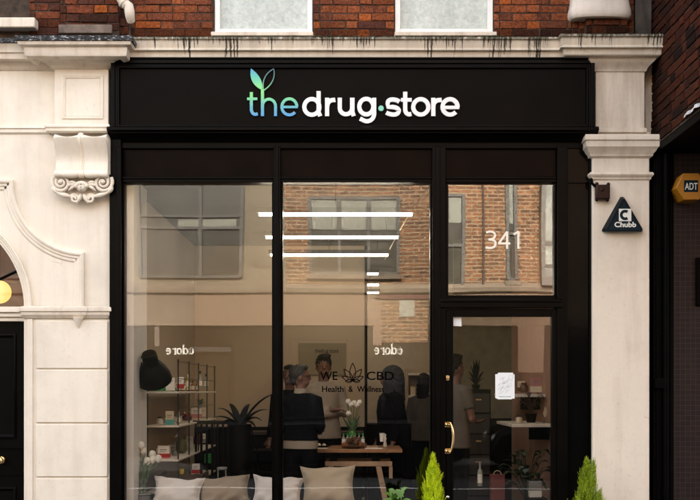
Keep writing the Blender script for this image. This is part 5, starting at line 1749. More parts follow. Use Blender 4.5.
# agave in a tall black planter
ax, ay = U(240, 1.3), 1.3
t = thing('agave_plant', 'dark spiky agave in a tall black planter behind the brown cushion', 'plant', (ax, ay, 0))
zt = V(424, ay)
part('planter', MB().lathe([(.08, .001), (.085, .02), (.105, zt - .05), (.11, zt), (.095, zt), (.09, zt - .04)], (ax, ay, 0), 24), m_dk, t)
m_agave = plain('agave_leaf', (0.004, 0.005, 0.004), 0.6, var=.3, spec=.1)
mb = MB()
for (px, py, dy, sag) in ((217, 409, -.1, .07), (277, 394, .0, .06), (262, 421, -.12, .10), (222, 424, .15, .1), (250, 404, .2, .03), (229, 404, .15, .04), (268, 410, .2, .06), (213, 418, -.02, .07), (256, 428, -.2, .12)):
    x, z = U(px, ay + dy), V(py, ay + dy)
    p0 = (ax, ay, zt - .03)
    m1 = (ax + (x - ax) * .35, ay + dy * .3, zt + (z - zt) * .55 + sag * .6)
    m2 = (ax + (x - ax) * .75, ay + dy * .7, zt + (z - zt) * .9 + sag * .6)
    pts = bez(p0, m1, m2, (x, ay + dy, z), 10)
    mb.tube(pts, [.022, .030, .032, .031, .029, .026, .022, .018, .013, .008, .001], 8, flat=.35)
part('leaf', mb, m_agave, t, smooth=60)

# slatted dark bench end, folding chair
t = thing('slatted_screen', 'black slatted screen standing beside the shelf rack', 'screen', (U(222, 2.2), 2.2, 0))
part('rail', MB().box(U(193, 2.2), U(246, 2.2), 2.18, 2.22, V(424, 2.2), V(420.5, 2.2)).box(U(193, 2.2), U(246, 2.2), 2.18, 2.22, .08, .12), m_dk, t, bevel=.004)
for i in range(10):
    px = 195 + i * 5.4
    part('slat', MB().box(U(px, 2.2), U(px + 2.0, 2.2), 2.185, 2.215, .121, V(424, 2.2) - .001), m_dk, t)
t = thing('folding_chair', 'thin black folding chair near the back, right of the agave', 'chair', (U(263, 2.9), 2.9, 0))
y = 2.9
zs = V(451, y)
part('seat', MB().box(U(252, y), U(275, y), y - .2, y + .2, zs, zs + .02), m_dk, t, bevel=.004)
for sy in (-.17, .17):
    part('leg', MB().tube([(U(249, y), y + sy, V(425, y)), (U(255, y), y + sy, zs), (U(271, y), y + sy, 0.012)], .010, 6), m_dk, t)
    part('leg', MB().tube([(U(258, y), y + sy * .85, zs + .05), (U(250, y), y + sy * .85, 0.012)], .010, 6), m_dk, t)
part('backrest', MB().box(U(249, y) - .008, U(249, y) + .008, y - .17, y + .17, V(431, y), V(425, y)), m_dk, t)
t = thing('folding_stool', 'small silver topped stool behind the brown cushion', 'stool', (U(222, 1.0), 1.0, 0))
part('top', MB().lathe([(.001, V(469.5, 1.0)), (.045, V(469.5, 1.0)), (.05, V(468, 1.0)), (.045, V(467, 1.0))], (U(222, 1.0), 1.0, 0), 20), pm('grey'), t)
for sx in (-.035, .035):
    part('leg', MB().cyl((U(222, 1.0) + sx * 1.6, 1.0, 0.001), (U(222, 1.0) + sx, 1.0, V(469.6, 1.0)), .009), plain('chrome', (.6, .6, .6), .25, metal=1.0), t)

# counter at the back
t = thing('counter', 'long black counter across the back of the shop behind the people', 'counter', (-.3, 4.0, 0))
part('body', MB().box(U(250, 3.8), U(362, 3.8), 3.85, 4.35, .001, .92), m_dk, t, bevel=.006)
part('worktop', MB().box(U(248, 3.8), U(364, 3.8), 3.80, 4.37, .921, .96), plain('worktop', (.03, .02, .014), .35), t, bevel=.004)
t = thing('counter', 'black counter added at the rear right to darken the view behind the woman in black', 'counter', (.75, 5.0, 0))  # dark block added to blacken the low part of the rear room
part('body', MB().box(.23, 1.24, 4.95, 5.35, .001, 1.0), m_dk, t, bevel=.006)
part('worktop', MB().box(.215, 1.255, 4.92, 5.37, 1.001, 1.035), MATS['worktop'], t, bevel=.004)
t = thing('display_cabinet', 'tall pale shelving with small goods at the rear right of the middle pane', 'cabinet', (U(421, 5.5), 5.5, 0))
mb = MB()
xa, xb = U(408, 5.5), U(437, 5.5)
for z in (.4, .72, 1.04, 1.36, 1.66):
    mb.box(xa, xb, 5.4, 5.75, z, z + .03)
part('shelf', mb, m_inwhite, t, smooth=0)
part('side', MB().box(xa - .03, xa - .001, 5.4, 5.78, .001, 1.75).box(xb + .001, xb + .03, 5.4, 5.78, .001, 1.75).box(xa, xb, 5.752, 5.78, .001, 1.75), m_in, t, smooth=0)
g = random.Random(8)
mb = MB()
for z in (.43, .75, 1.07, 1.39):
    x = xa + .03
    while x < xb - .05:
        w = g.uniform(.035, .07)
        mb.box(x, x + w, 5.42, 5.50, z + .0005, z + g.uniform(.10, .22))
        x += w + g.uniform(.005, .03)
o = single('packets', mb, pm('cream'), 'rows of small packets on the pale rear shelving', 'packets', (xa, 5.45, .43), smooth=0, kind='stuff')

# ---- table with flowers and bottles
yt0, yt1 = 2.05, 2.80
zt = V(450.2, yt0) + .012
tb = thing('trestle_table', 'wooden trestle table with thick top in the middle of the shop', 'table', (U(356, 2.4), 2.4, 0))
m_tw = plain('table_oak', (0.34, 0.17, 0.075), 0.35, var=.35, scale=9)
m_leg = plain('trestle_pine', (0.48, 0.31, 0.19), 0.6, var=.2)
xa, xb = U(311.5, yt0), U(402.5, yt0)
part('tabletop', MB().box(xa, xb, yt0, yt1, zt - .038, zt), m_tw, tb, bevel=.005)
for yy in (2.20, 2.66):
    part('trestle_bar', MB().box(U(325, 2.2), U(392, 2.2), yy - .03, yy + .03, V(466, 2.2), V(461, 2.2)), m_leg, tb, bevel=.003)
    part('spacer', MB().box(U(330, 2.2), U(337, 2.2), yy - .025, yy + .025, V(460.9, 2.2), zt - .039).box(U(372, 2.2), U(380, 2.2), yy - .025, yy + .025, V(460.9, 2.2), zt - .039), m_dk, tb)
    for (a, b) in ((378.5, 385.5), (331, 324)):
        mb = MB()
        xt_, xb_ = U(a, 2.2), U(b, 2.2)
        z1 = V(466.2, 2.2)
        k = 0.028
        xf = xt_ + (xb_ - xt_) * z1 / (z1 - V(500, 2.2))
        mb.add([(xf - k, yy - .028, 0.001), (xf + k, yy - .028, .001), (xf + k, yy + .028, .001), (xf - k, yy + .028, .001), (xt_ - k, yy - .028, z1), (xt_ + k, yy - .028, z1), (xt_ + k, yy + .028, z1), (xt_ - k, yy + .028, z1)],
               [(0, 3, 2, 1), (4, 5, 6, 7), (0, 1, 5, 4), (1, 2, 6, 5), (2, 3, 7, 6), (3, 0, 4, 7)])
        part('leg', mb, m_leg, tb, bevel=.004)
part('bracket', MB().box(U(389, 2.16), U(392.5, 2.16), 2.14, 2.168, V(478, 2.16), V(466.5, 2.16)), m_leg, tb)
# six little green-capped bottles in a row
yb_ = 2.30
b0 = None
for i in range(6):
    px = 343.5 + i * 3.9
    labs = ['leftmost', 'second from left', 'third from left', 'third from right', 'second from right', 'rightmost']
    lab = labs[i] + ' of the six clear green capped bottles in a row on the table'
    x, y = U(px, yb_), yb_
    if b0 is None:
        b0 = thing('bottle', lab, 'bottle', (x, y, zt), group='six bottles on the table')
        r, h = 1.75 / S(yb_), 14.5 / S(yb_)
        part('glass', MB().lathe([(r * .9, .001), (r, h * .03), (r, h * .62), (r * .8, h * .72), (r * .4, h * .78), (r * .38, h * .9)], (x, y, zt), 16), pm('clear'), b0, smooth=50)
        part('cap', MB().lathe([(r * .5, h * .88), (r * .52, h * .9), (r * .52, h), (r * .3, h * 1.01)], (x, y, zt), 12), pm('green'), b0)
        part('paper_label', MB().lathe([(r * 1.01, h * .30), (r * 1.03, h * .31), (r * 1.03, h * .60), (r * 1.01, h * .61)], (x, y, zt), 16), pm('white'), b0)
    else:
        dup(b0, (x, y, zt), 0, lab)
# flowers on the table
x, y = U(352, 2.55), 2.55
fv = thing('flower_vase', 'white blooms in a green vase behind the bottles on the table', 'flowers', (x, y, zt))
part('vase', MB().lathe([(.035, .001), (.05, .03), (.045, .12), (.035, .17), (.03, .17), (.03, .03)], (x, y, zt), 18), plain('green_vase', (0.05, 0.22, 0.05), 0.2), fv, smooth=60)
for (px, py) in ((348, 401.5), (354, 403), (359.5, 402.5), (348.5, 413.5), (351, 404.5), (357, 405)):
    xx, z = U(px, y), V(py, y)
    st = part('stem', MB().tube(bez((x, y, zt + .05), (x, y, zt + .22), (xx, y, z - .12), (xx, y, z), 8), .004, 6), m_stem, fv)
    mb = MB()
    for k in range(5):
        a = k * 2 * PI / 5
        mb.tube([(xx, y, z - .025), (xx + .020 * math.cos(a), y + .020 * math.sin(a), z), (xx + .012 * math.cos(a), y + .012 * math.sin(a), z + .03)], [.008, .017, .004], 8)
    part('bloom', mb, m_tul, st, smooth=60)
mb = MB()
g = random.Random(3)
for i in range(24):
    a = g.uniform(-1, 1); L = g.uniform(.08, .2)
    p0 = (x + g.uniform(-.02, .02), y, zt + .14)
    p1 = (x + a * .12, y + g.uniform(-.08, .08), zt + .14 + L)
    mb.tube([p0, ((p0[0] + p1[0]) / 2, y, zt + .14 + L * .6), p1], [.004, .012, .001], 6, flat=.3)
part('leaf', mb, plain('flower_leaf', (0.03, 0.08, 0.02), 0.5), fv)
# bowl of brown pine cones
x, y = U(353, 2.17), 2.17
bw_ = thing('cone_bowl', 'dark wooden tray of brown pine cones in front of the bottles', 'bowl', (x, y, zt))
part('tray', MB().lathe([(.06, .001), (.11, .02), (.115, .028), (.10, .024), (.06, .010)], (x, y, zt), 22), pm('brown'), bw_, smooth=60)
g = random.Random(2)
cones = [(-6, 0, 0), (-2, 2.5, .02), (3, 2, -.02), (7, -.2, .01), (1, 5.5, .01), (-4, 4, -.02), (-9, -1, 0), (11, -1, 0), (5, 4.4, .02)]
for i, (dx, dz, dy) in enumerate(cones):
    c = Vector((x + dx / S(y), y + dy - .01, zt + .045 + max(dz, -1) / S(y)))
    mb = MB()
    mb.ball(c, (.026, .026, .030), 10, 7)
    for k in range(20):
        a = k * 2.4; t_ = -0.8 + 1.6 * k / 19
        rr = .026 * math.sqrt(max(0, 1 - t_ * t_ * .7))
        mb.ball((c.x + rr * math.cos(a), c.y + rr * math.sin(a), c.z + t_ * .028), (.008, .008, .005), 6, 4)
    part('pine_cone', mb, pm('brown') if i % 3 else pm('amber'), bw_)
# cup, plates, papers
product('cup', 382, 441.5, 2.35, 5.5, 8.5, 'white', 'clear', 'white mug near the right end of the wooden table')
x, y = U(385, 2.5), 2.5
t = thing('figurine', 'small pale figurine beside the mug on the table', 'ornament', (x, y, zt))
part('body', MB().lathe([(.02, .001), (.022, .02), (.012, .06), (.018, .09), (.008, .115)], (x, y, zt), 12), pm('white'), t, smooth=60)
part('head', MB().ball((x, y, zt + .125), .014), pm('white'), t)
for (px, py, y, w, lab) in ((320, 448, 2.13, 15, 'white sheet of paper at the left end of the wooden table'), (374, 447.5, 2.13, 18, 'white folded leaflet at the right front of the wooden table')):
    xx = U(px, y)
    single('paper_sheet', MB().box(xx - w / 2 / S(y), xx + w / 2 / S(y), y - .04, y + .11, zt + .001, zt + .004), pm('white'), lab, 'paper', (xx, y, zt), smooth=0)
xx, y = U(322, 2.45), 2.45
t = thing('plate', 'dark plate with small pale items at the left back of the table', 'plate', (xx, y, zt))
part('dish', MB().lathe([(.05, .001), (.10, .014), (.102, .018), (.05, .008)], (xx, y, zt), 22), m_dk, t, smooth=60)
part('morsels', MB().ball((xx - .03, y, zt + .02), .02).ball((xx + .02, y + .02, zt + .02), .018).ball((xx + .03, y - .03, zt + .02), .016), pm('cream'), t)

# ---- right-hand side, seen through the door
t = thing('drawer_cabinet', 'tall black drawer cabinet behind the door glass', 'cabinet', (U(480, 2.6), 2.6, 0))
xa, xb = U(466, 2.4), U(491, 2.4)
zc = V(389, 2.4)
part('carcass', MB().box(xa, xb, 2.42, 2.8, .001, zc), m_dk, t, bevel=.006)
for i in range(6):
    z = .12 + i * .22
    d = part('drawer', MB().box(xa + .012, xb - .012, 2.405, 2.4195, z, z + .205), plain('drawer_front', (.02, .017, .013), .4), t, bevel=.004)
    part('handle', MB().box((xa + xb) / 2 - .03, (xa + xb) / 2 + .03, 2.39, 2.4045, z + .13, z + .145), m_brass, d)
x, y = U(476, 2.6), 2.6
t = thing('pot_plant', 'small spiky plant on top of the black drawer cabinet', 'plant', (x, y, zc))
part('pot', MB().lathe([(.035, .001), (.05, .05), (.045, .05), (.03, .02)], (x, y, zc), 16), m_dk, t)
mb = MB()
for i in range(16):
    a = i * 2.4; L = .06 + .05 * (i % 4)
    mb.tube([(x, y, zc + .04), (x + math.cos(a) * .05, y + math.sin(a) * .05, zc + .04 + L), (x + math.cos(a) * .085, y + math.sin(a) * .085, zc + .05 + L * 1.3)], [.008, .010, .001], 6, flat=.4)
part('leaf', mb, m_agave, t)
# wall shelves on the right wall
t = thing('wall_shelf', 'pale wall shelf at waist height behind the right of the door glass', 'shelf', (1.75, 1.6, V(424, 1.4)))
z1 = V(424, 1.25)
part('board', MB().box(U(512, 1.25), RX - .002, 1.25, 2.3, z1 - .03, z1), m_shelf, t, bevel=.003)
part('bracket', MB().box(1.75, RX - .002, 1.5, 1.52, z1 - .16, z1 - .031), m_dk, t)
t = thing('wall_shelf', 'pale upper wall shelf behind the door glass, beside the paper notice', 'shelf', (1.75, 2.2, V(394, 1.7)))
z2 = V(394, 1.7)
part('board', MB().box(U(515, 1.7), RX - .002, 1.7, 3.2, z2 - .03, z2), m_shelf, t, bevel=.003)
part('bracket', MB().box(1.75, RX - .002, 2.0, 2.02, z2 - .16, z2 - .031), m_dk, t)
product('box', 536, 392.5, 1.95, 11, 15, 'pink', 'cream', 'pink box standing on the upper shelf behind the door')
product('jar', 524, 392.5, 2.15, 9, 10, 'brown', 'brown', 'round brown jar on the upper shelf beside the pink box')
product('box', 521, 392, 2.7, 7, 11, 'cream', 'brown', 'cream and brown box at the far end of the upper shelf')
x, y = U(528, 1.65), 1.65
def leafy(name, lab, x, y, z, R_, H, n, mat, seed, pot='pot', potmat=None, potr=.06, poth=.09):
    t = thing(name, lab, 'plant', (x, y, z))
    part(pot, MB().lathe([(potr * .7, .001), (potr, poth), (potr * .9, poth), (potr * .6, .02)], (x, y, z), 18), potmat or m_dk, t)
    g = random.Random(seed)
    mb = MB(); st = MB()
    for i in range(n):
        a = g.uniform(0, 2 * PI); r = R_ * g.uniform(.35, 1); h = H * g.uniform(.35, 1)
        p0 = (x, y, z + poth * .9)
        p1 = (x + math.cos(a) * r * .6, y + math.sin(a) * r * .6, z + poth + h)
        st.tube(bez(p0, (x, y, z + poth + h * .5), p1, p1, 5), .003, 5)
        p2 = (x + math.cos(a) * r, y + math.sin(a) * r, z + poth + h - g.uniform(-.02, .06))
        w = g.uniform(.018, .034) * (R_ / .2)
        md = ((p1[0] + p2[0]) / 2, (p1[1] + p2[1]) / 2, max(p1[2], p2[2]) + .012)
        mb.tube([p1, md, p2], [w * .25, w, .001], 7, flat=.18)
    part('leaf', mb, mat, t, smooth=60)
    part('stem', st, mat, t)
    return t
m_leafd = plain('dark_leaf', (0.02, 0.035, 0.014), 0.45, var=.35)
leafy('pot_plant', 'dark leafy plant on the waist high shelf behind the door', U(531, 1.7), 1.7, z1, .16, .20, 26, plain('plum_leaf', (0.05, 0.02, 0.018), .5, var=.4), 4)
mb = MB().tube([(U(543, 1.5), 1.5, z1 + .001), (U(545, 1.5), 1.5, z1 + .05)], .004, 6)
fl = thing('lily_plant', 'single cream bloom standing on the waist high shelf', 'flower', (U(544, 1.5), 1.5, z1))
part('stem', MB().tube([(U(544, 1.5), 1.5, z1 + .001), (U(545, 1.5), 1.5, z1 + .07)], .004, 6), m_stem, fl)
part('bloom', MB().tube([(U(545, 1.5), 1.5, z1 + .06), (U(545.5, 1.5), 1.49, z1 + .10), (U(545, 1.5), 1.48, z1 + .165)], [.006, .026, .002], 8, flat=.4), plain('cream_bloom', (.62, .52, .36), .6), fl)
product('jar', 519, 423.5, 1.5, 7, 8, 'cream', 'black', 'small cream jar on the waist high shelf behind the door')
leafy('floor_plant', 'large dark leafy plant on the floor below the waist high shelf', U(527, 1.3), 1.3, .001, .30, .55, 46, m_leafd, 12, potr=.14, poth=.34)
xx = U(497, 1.0)
t = thing('shopping_bag', 'dull red paper bag low behind the door glass', 'bag', (xx, 1.0, .3))
part('bag', MB().box(U(490, 1.0), U(504, 1.0), .94, 1.04, .302, V(474, 1.0)), plain('dull_red', (.14, .03, .025), .7), t, bevel=.004)
part('handle', MB().tube(arc(xx, 0, .035, 0, 180, 10) and [(p[0], .97, p[1] + V(474, 1.0)) for p in arc(xx, 0, .035, 0, 180, 10)], .003, 6), pm('cream'), t)
t = thing('low_table', 'low dark bench behind the door with a red bag on it', 'bench', (U(495, 1.05), 1.05, 0))
part('top', MB().box(U(462, 1.0), U(512, 1.0), .88, 1.25, .26, .30), plain('bench_brown', (.035, .02, .013), .5), t, bevel=.004)
for px in (466, 508):
    part('leg', MB().box(U(px, 1.0) - .02, U(px, 1.0) + .02, .9, 1.22, .001, .259), m_dk, t)
product('bottle', 480, 486, 1.05, 5, 24, 'clear', 'grey', 'grey topped clear bottle on the low bench behind the door')
product('box', 535, 497, .9, 12, 16, 'grey', 'white', 'grey and white carton low at the right of the door glass')
t = thing('box_crate', 'dark crate under the grey and white carton behind the door', 'crate', (U(535, .9), .9, 0))
part('carton', MB().box(U(526, .9), U(545, .9), .78, 1.02, .001, V(497, .9)), m_dk, t, bevel=.004)

# ------------------------------------------------------------------ people in the shop
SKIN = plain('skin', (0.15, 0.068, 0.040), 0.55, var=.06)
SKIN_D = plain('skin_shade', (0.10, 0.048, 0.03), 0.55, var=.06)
def person(label, x, y, h, face, hair, top, legs, arms, coat_len=.86, hairstyle='short', collar=None, tail=None, top_name='jacket', lean=0.0, turn=0.0, skin=SKIN, glasses=False, girth=1.0):
    """face: degrees, 0 looks at the street; arms: (elbow, wrist) for the person's own left (+x) and right"""
    k = h / 1.75
    t = thing('person', label, 'person', (x, y, 0.001), group='people in the shop')
    M = Matrix.Translation((x, y, 0.001)) @ Matrix.Rotation(R(face), 4, 'Z') @ Matrix.Rotation(R(lean), 4, 'X') @ Matrix.Diagonal((k * girth, k * (1 + (girth - 1) * .7), k, 1))
    MH = Matrix.Translation((0, -.01, 1.52)) @ Matrix.Rotation(R(turn), 4, 'Z') @ Matrix.Translation((0, .01, -1.52))
    # --- one continuous body
    b = MB()
    b.rings([(0, 0, .84, .13, .10), (0, 0, .92, .165, .115), (0, 0, 1.06, .140, .10), (0, 0, 1.24, .165, .115), (0, 0, 1.36, .17, .105), (0, 0, 1.43, .12, .08), (0, 0, 1.47, .06, .06)], 20)
    b.tube([(0, .005, 1.42), (0, -.005, 1.50), (0, -.015, 1.58)], [.062, .056, .055], 14)
    for s in (1, -1):
        b.tube([(.085 * s, 0, .92), (.092 * s, -.01, .70), (.095 * s, -.012, .48), (.095 * s, .015, .33), (.095 * s, .02, .09)], [.092, .078, .056, .055, .036], 14)
        b.tube([(.097 * s, .045, .045), (.10 * s, -.05, .05), (.108 * s, -.15, .03)], [.036, .042, .028], 12)
        sh = Vector((.175 * s, 0, 1.405)); el_ = Vector(arms[0 if s > 0 else 1][0]); wr = Vector(arms[0 if s > 0 else 1][1])
        b.tube([(.10 * s, 0, 1.41), sh, el_, wr], [.055, .052, .040, .027], 12)
        b.ball(el_, .041, 10, 7)
        d = (wr - el_).normalized()
        side = d.cross(Vector((0, 0, 1)))
        side = side.normalized() if side.length > .05 else Vector((0, 1, 0))
        pal = wr + d * .05
        b.tube([wr, pal, pal + d * .035], [.026, .036, .034], 10, flat=.6)
        nrm_ = d.cross(side)
        for q, (off, L) in enumerate(((-.027, .068), (-.009, .078), (.009, .073), (.026, .055))):
            p0 = pal + d * .03 + side * off
            p1 = p0 + d * L * .5 - nrm_ * .006 * s
            p2 = p1 + d * L * .42 - nrm_ * .022 * s
            b.tube([p0, p1, p2], [.0095, .009, .007], 8)
        p0 = wr + d * .025 + side * .03
        b.tube([p0, p0 + d * .03 + side * .022, p0 + d * .058 + side * .026], [.012, .010, .008], 8)
    hb = MB(); hb.M = MH
    hb.ball((0, .0, 1.645), (.076, .096, .108), 18, 12)
    hb.ball((0, -.04, 1.585), (.056, .060, .060), 14, 9)
    hb.tube([(0, -.090, 1.655), (0, -.112, 1.615), (0, -.095, 1.603)], [.010, .016, .012], 8)
    for s in (1, -1):
        hb.ball((.077 * s, .005, 1.625), (.012, .022, .032), 8, 6)
    hb.ball((0, -.092, 1.571), (.024, .010, .008), 8, 5)
    b.v += hb.v; o = len(b.v) - len(hb.v)
    b.f += [[o + i for i in f] for f in hb.f]; b.c += hb.c
    fused = blend(b, .0078, 3)
    fused.v = [M @ v for v in fused.v]
    body = part('body', fused, skin, t, smooth=180)
    # eyes and brows
    e = MB(); e.M = M @ MH
    for s in (1, -1):
        e.ball((.030 * s, -.088, 1.640), (.009, .005, .004), 8, 6)
    part('eyes', e, plain('dark_eye', (.015, .01, .008), .2), t)
    # --- clothes: a slightly larger continuous shell
    c = MB()
    if coat_len < .8:
        c.rings([(0, .005, coat_len, .20, .15), (0, 0, .92, .185, .135), (0, 0, 1.08, .165, .125), (0, 0, 1.24, .185, .135), (0, 0, 1.37, .185, .12), (0, 0, 1.44, .125, .09), (0, 0, 1.475, .075, .07)], 22)
    else:
        c.rings([(0, .005, coat_len, .203, .152), (0, 0, max(.98, coat_len + .04), .188, .140), (0, 0, 1.10, .168, .126), (0, 0, 1.24, .182, .132), (0, 0, 1.37, .187, .12), (0, 0, 1.44, .125, .09), (0, 0, 1.475, .073, .068)], 22)
    for s in (1, -1):
        sh = Vector((.178 * s, 0, 1.405)); el_ = Vector(arms[0 if s > 0 else 1][0]); wr = Vector(arms[0 if s > 0 else 1][1])
        cuff = wr - (wr - el_) * (.06 if top_name != 't_shirt' else 0)
        if top_name == 't_shirt':
            c.tube([(.10 * s, 0, 1.41), sh, sh + (el_ - sh) * .62], [.066, .066, .060], 14)
        else:
            c.tube([(.10 * s, 0, 1.41), sh, el_, cuff], [.068, .066, .055, .042], 14)
            c.ball(el_, .056, 10, 7)
    f = blend(c, .011, 4); f.v = [M @ v for v in f.v]
    part(top_name, f, top, t, smooth=180)
    c = MB()
    c.rings([(0, 0, .82, .12, .10), (0, 0, .88, .168, .120), (0, 0, .97, .168, .118), (0, 0, 1.03, .150, .108)], 20)
    for s in (1, -1):
        c.tube([(.085 * s, 0, .92), (.094 * s, -.008, .70), (.097 * s, -.01, .48), (.097 * s, .012, .30), (.098 * s, .012, .10)], [.100, .090, .074, .066, .058], 14)
    f = blend(c, .012, 3); f.v = [M @ v for v in f.v]
    part('trousers', f, legs, t, smooth=180)
    for s in (1, -1):
        c = MB(); c.M = M
        c.tube([(.097 * s, .06, .045), (.10 * s, -.05, .055), (.108 * s, -.165, .036)], [.044, .050, .036], 12)
        part('shoe', c, m_dk, t, smooth=60)
    if tail:
        c = MB(); c.M = M
        c.rings([(0, .005, coat_len - .085, .194, .144), (0, .004, coat_len - .03, .193, .143), (0, .003, coat_len + .03, .184, .136)], 22)
        part('shirt_tail', c, tail, t, smooth=60)
    if collar:
        c = MB(); c.M = M
        c.rings([(0, 0, 1.462, .078, .074), (0, 0, 1.475, .072, .070), (0, -.004, 1.515, .063, .063), (0, -.004, 1.518, .058, .058)], 20)
        part('collar', c, collar, t, smooth=60)
    # --- hair
    c = MB(); c.M = MH
    if hairstyle == 'hood':
        c.ball((0, .015, 1.650), (.100, .108, .125), 18, 12)
        c.rings([(0, .03, 1.37, .15, .11), (0, .03, 1.45, .115, .10), (0, .025, 1.55, .100, .105), (0, .02, 1.64, .098, .105)], 18)
    elif hairstyle == 'long':
        c.ball((0, .018, 1.662), (.090, .104, .108), 18, 12)
        c.rings([(0, .055, 1.42, .085, .045), (0, .05, 1.52, .090, .06), (0, .035, 1.62, .088, .085)], 16)
    elif hairstyle == 'quiff':
        c.ball((0, .014, 1.672), (.086, .102, .100), 18, 12)
        c.ball((0, -.050, 1.738), (.070, .056, .034), 14, 9)
        c.ball((.015, .0, 1.748), (.066, .074, .028), 14, 9)
        c.ball((0, .06, 1.60), (.066, .045, .06), 12, 8)
    else:
        c.ball((0, .020, 1.668), (.085, .100, .100), 18, 12)
        c.ball((0, -.03, 1.735), (.066, .06, .030), 14, 9)
        c.ball((0, .065, 1.60), (.064, .045, .05), 12, 8)
    f = blend(c, .009, 2)
    g = random.Random(int(x * 100) + 3)
    f.v = [M @ (v + (v - Vector((0, .01, 1.65))).normalized() * .006 * math.sin(v.x * 240 + v.z * 120 + 60 * v.y)) for v in f.v]
    part('hood' if hairstyle == 'hood' else 'hair', f, hair, t, smooth=180)
    if glasses:
        c = MB(); c.M = M @ MH
        for s in (1, -1):
            c.tube([(.032 * s + .022 * math.cos(a), -.103, 1.640 + .018 * math.sin(a)) for a in [i * PI / 7 for i in range(15)]], .0025, 6)
            c.tube([(.054 * s, -.10, 1.645), (.078 * s, .0, 1.645)], .0025, 6)
        c.tube([(-.010, -.104, 1.645), (.010, -.104, 1.645)], .0025, 6)
        part('glasses', c, m_dk, t)
    return t
relaxed = (((.225, .03, 1.14), (.235, -.06, .90)), ((-.225, .03, 1.14), (-.235, -.06, .90)))
front = (((.225, .0, 1.13), (.12, -.24, 1.10)), ((-.225, .0, 1.13), (-.12, -.24, 1.08)))
folded = (((.225, -.04, 1.14), (-.06, -.19, 1.12)), ((-.225, -.04, 1.14), (.06, -.165, 1.17)))
m_navy = plain('dark_wool', (0.004, 0.0045, 0.006), 0.9, var=.3, scale=30, spec=.05)
m_blackcoat = plain('black_coat', (0.003, 0.003, 0.0035), 0.9, var=.3, scale=20, spec=.05)
m_whiteshirt = plain('white_cotton', (0.27, 0.225, 0.17), 0.85, var=.06)
m_jean = plain('dark_trousers', (0.005, 0.005, 0.006), 0.9, spec=.05)
m_hd = plain('dark_hair', (0.004, 0.003, 0.0025), 0.6, spec=.15)
m_hg = plain('greying_hair', (0.008, 0.006, 0.005), 0.6, var=.5, scale=60)
m_hood = plain('slate_scarf', (0.016, 0.018, 0.025), 0.8, var=.3, scale=14)
y = 1.72
person('man in dark jacket seen from behind with glasses, white collar and white shirt tail', U(300.5, y), y, 1.70, 160, m_hg, m_navy, m_jean, front, coat_len=.99, collar=m_whiteshirt, tail=m_whiteshirt, turn=-62, glasses=True, girth=.98)
y = 3.35
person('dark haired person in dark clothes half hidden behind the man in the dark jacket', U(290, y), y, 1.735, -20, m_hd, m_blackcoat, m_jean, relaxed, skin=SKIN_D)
y = 3.15
person('tall young man in a white shirt with dark swept up hair behind the table', U(323.5, y), y, 1.845, 12, m_hd, m_whiteshirt, m_jean, folded, hairstyle='quiff', top_name='shirt', turn=-8)
y = 3.05
pw = person('woman in a long black coat and slate blue hood at the right of the table', U(391, y), y, 1.715, -75, m_hood, m_blackcoat, m_jean, relaxed, coat_len=.55, hairstyle='hood', top_name='coat', girth=1.28, turn=-20)
y = 1.65
person('person in a pale T-shirt with folded arms and dark hair behind the door glass', U(455, y), y, 1.80, 125, m_hd, plain('pale_cotton', (.12, .10, .078), .9), m_jean, folded, hairstyle='short', top_name='t_shirt', girth=.9)
y = 4.5
person('person in a grey top with dark hair at the back right of the table', U(424.5, y), y, 1.66, 150, m_hd, plain('grey_knit', (.06, .05, .04), .9), m_jean, relaxed, hairstyle='long', top_name='shirt')
y = 2.75
hb_ = thing('handbag', 'black handbag hanging at the hip of the woman in black', 'bag', (U(405, y), y, V(447, y)))
part('bag', MB().box(U(399.5, y), U(411, y), y - .05, y + .05, V(447, y), V(424, y)), m_blackcoat, hb_, bevel=.03)
part('strap', MB().tube([(U(402, y), y, V(425, y)), (U(397, y), y + .1, V(395, y)), (U(393, y), y + .2, V(387, y))], .008, 6), m_blackcoat, hb_)

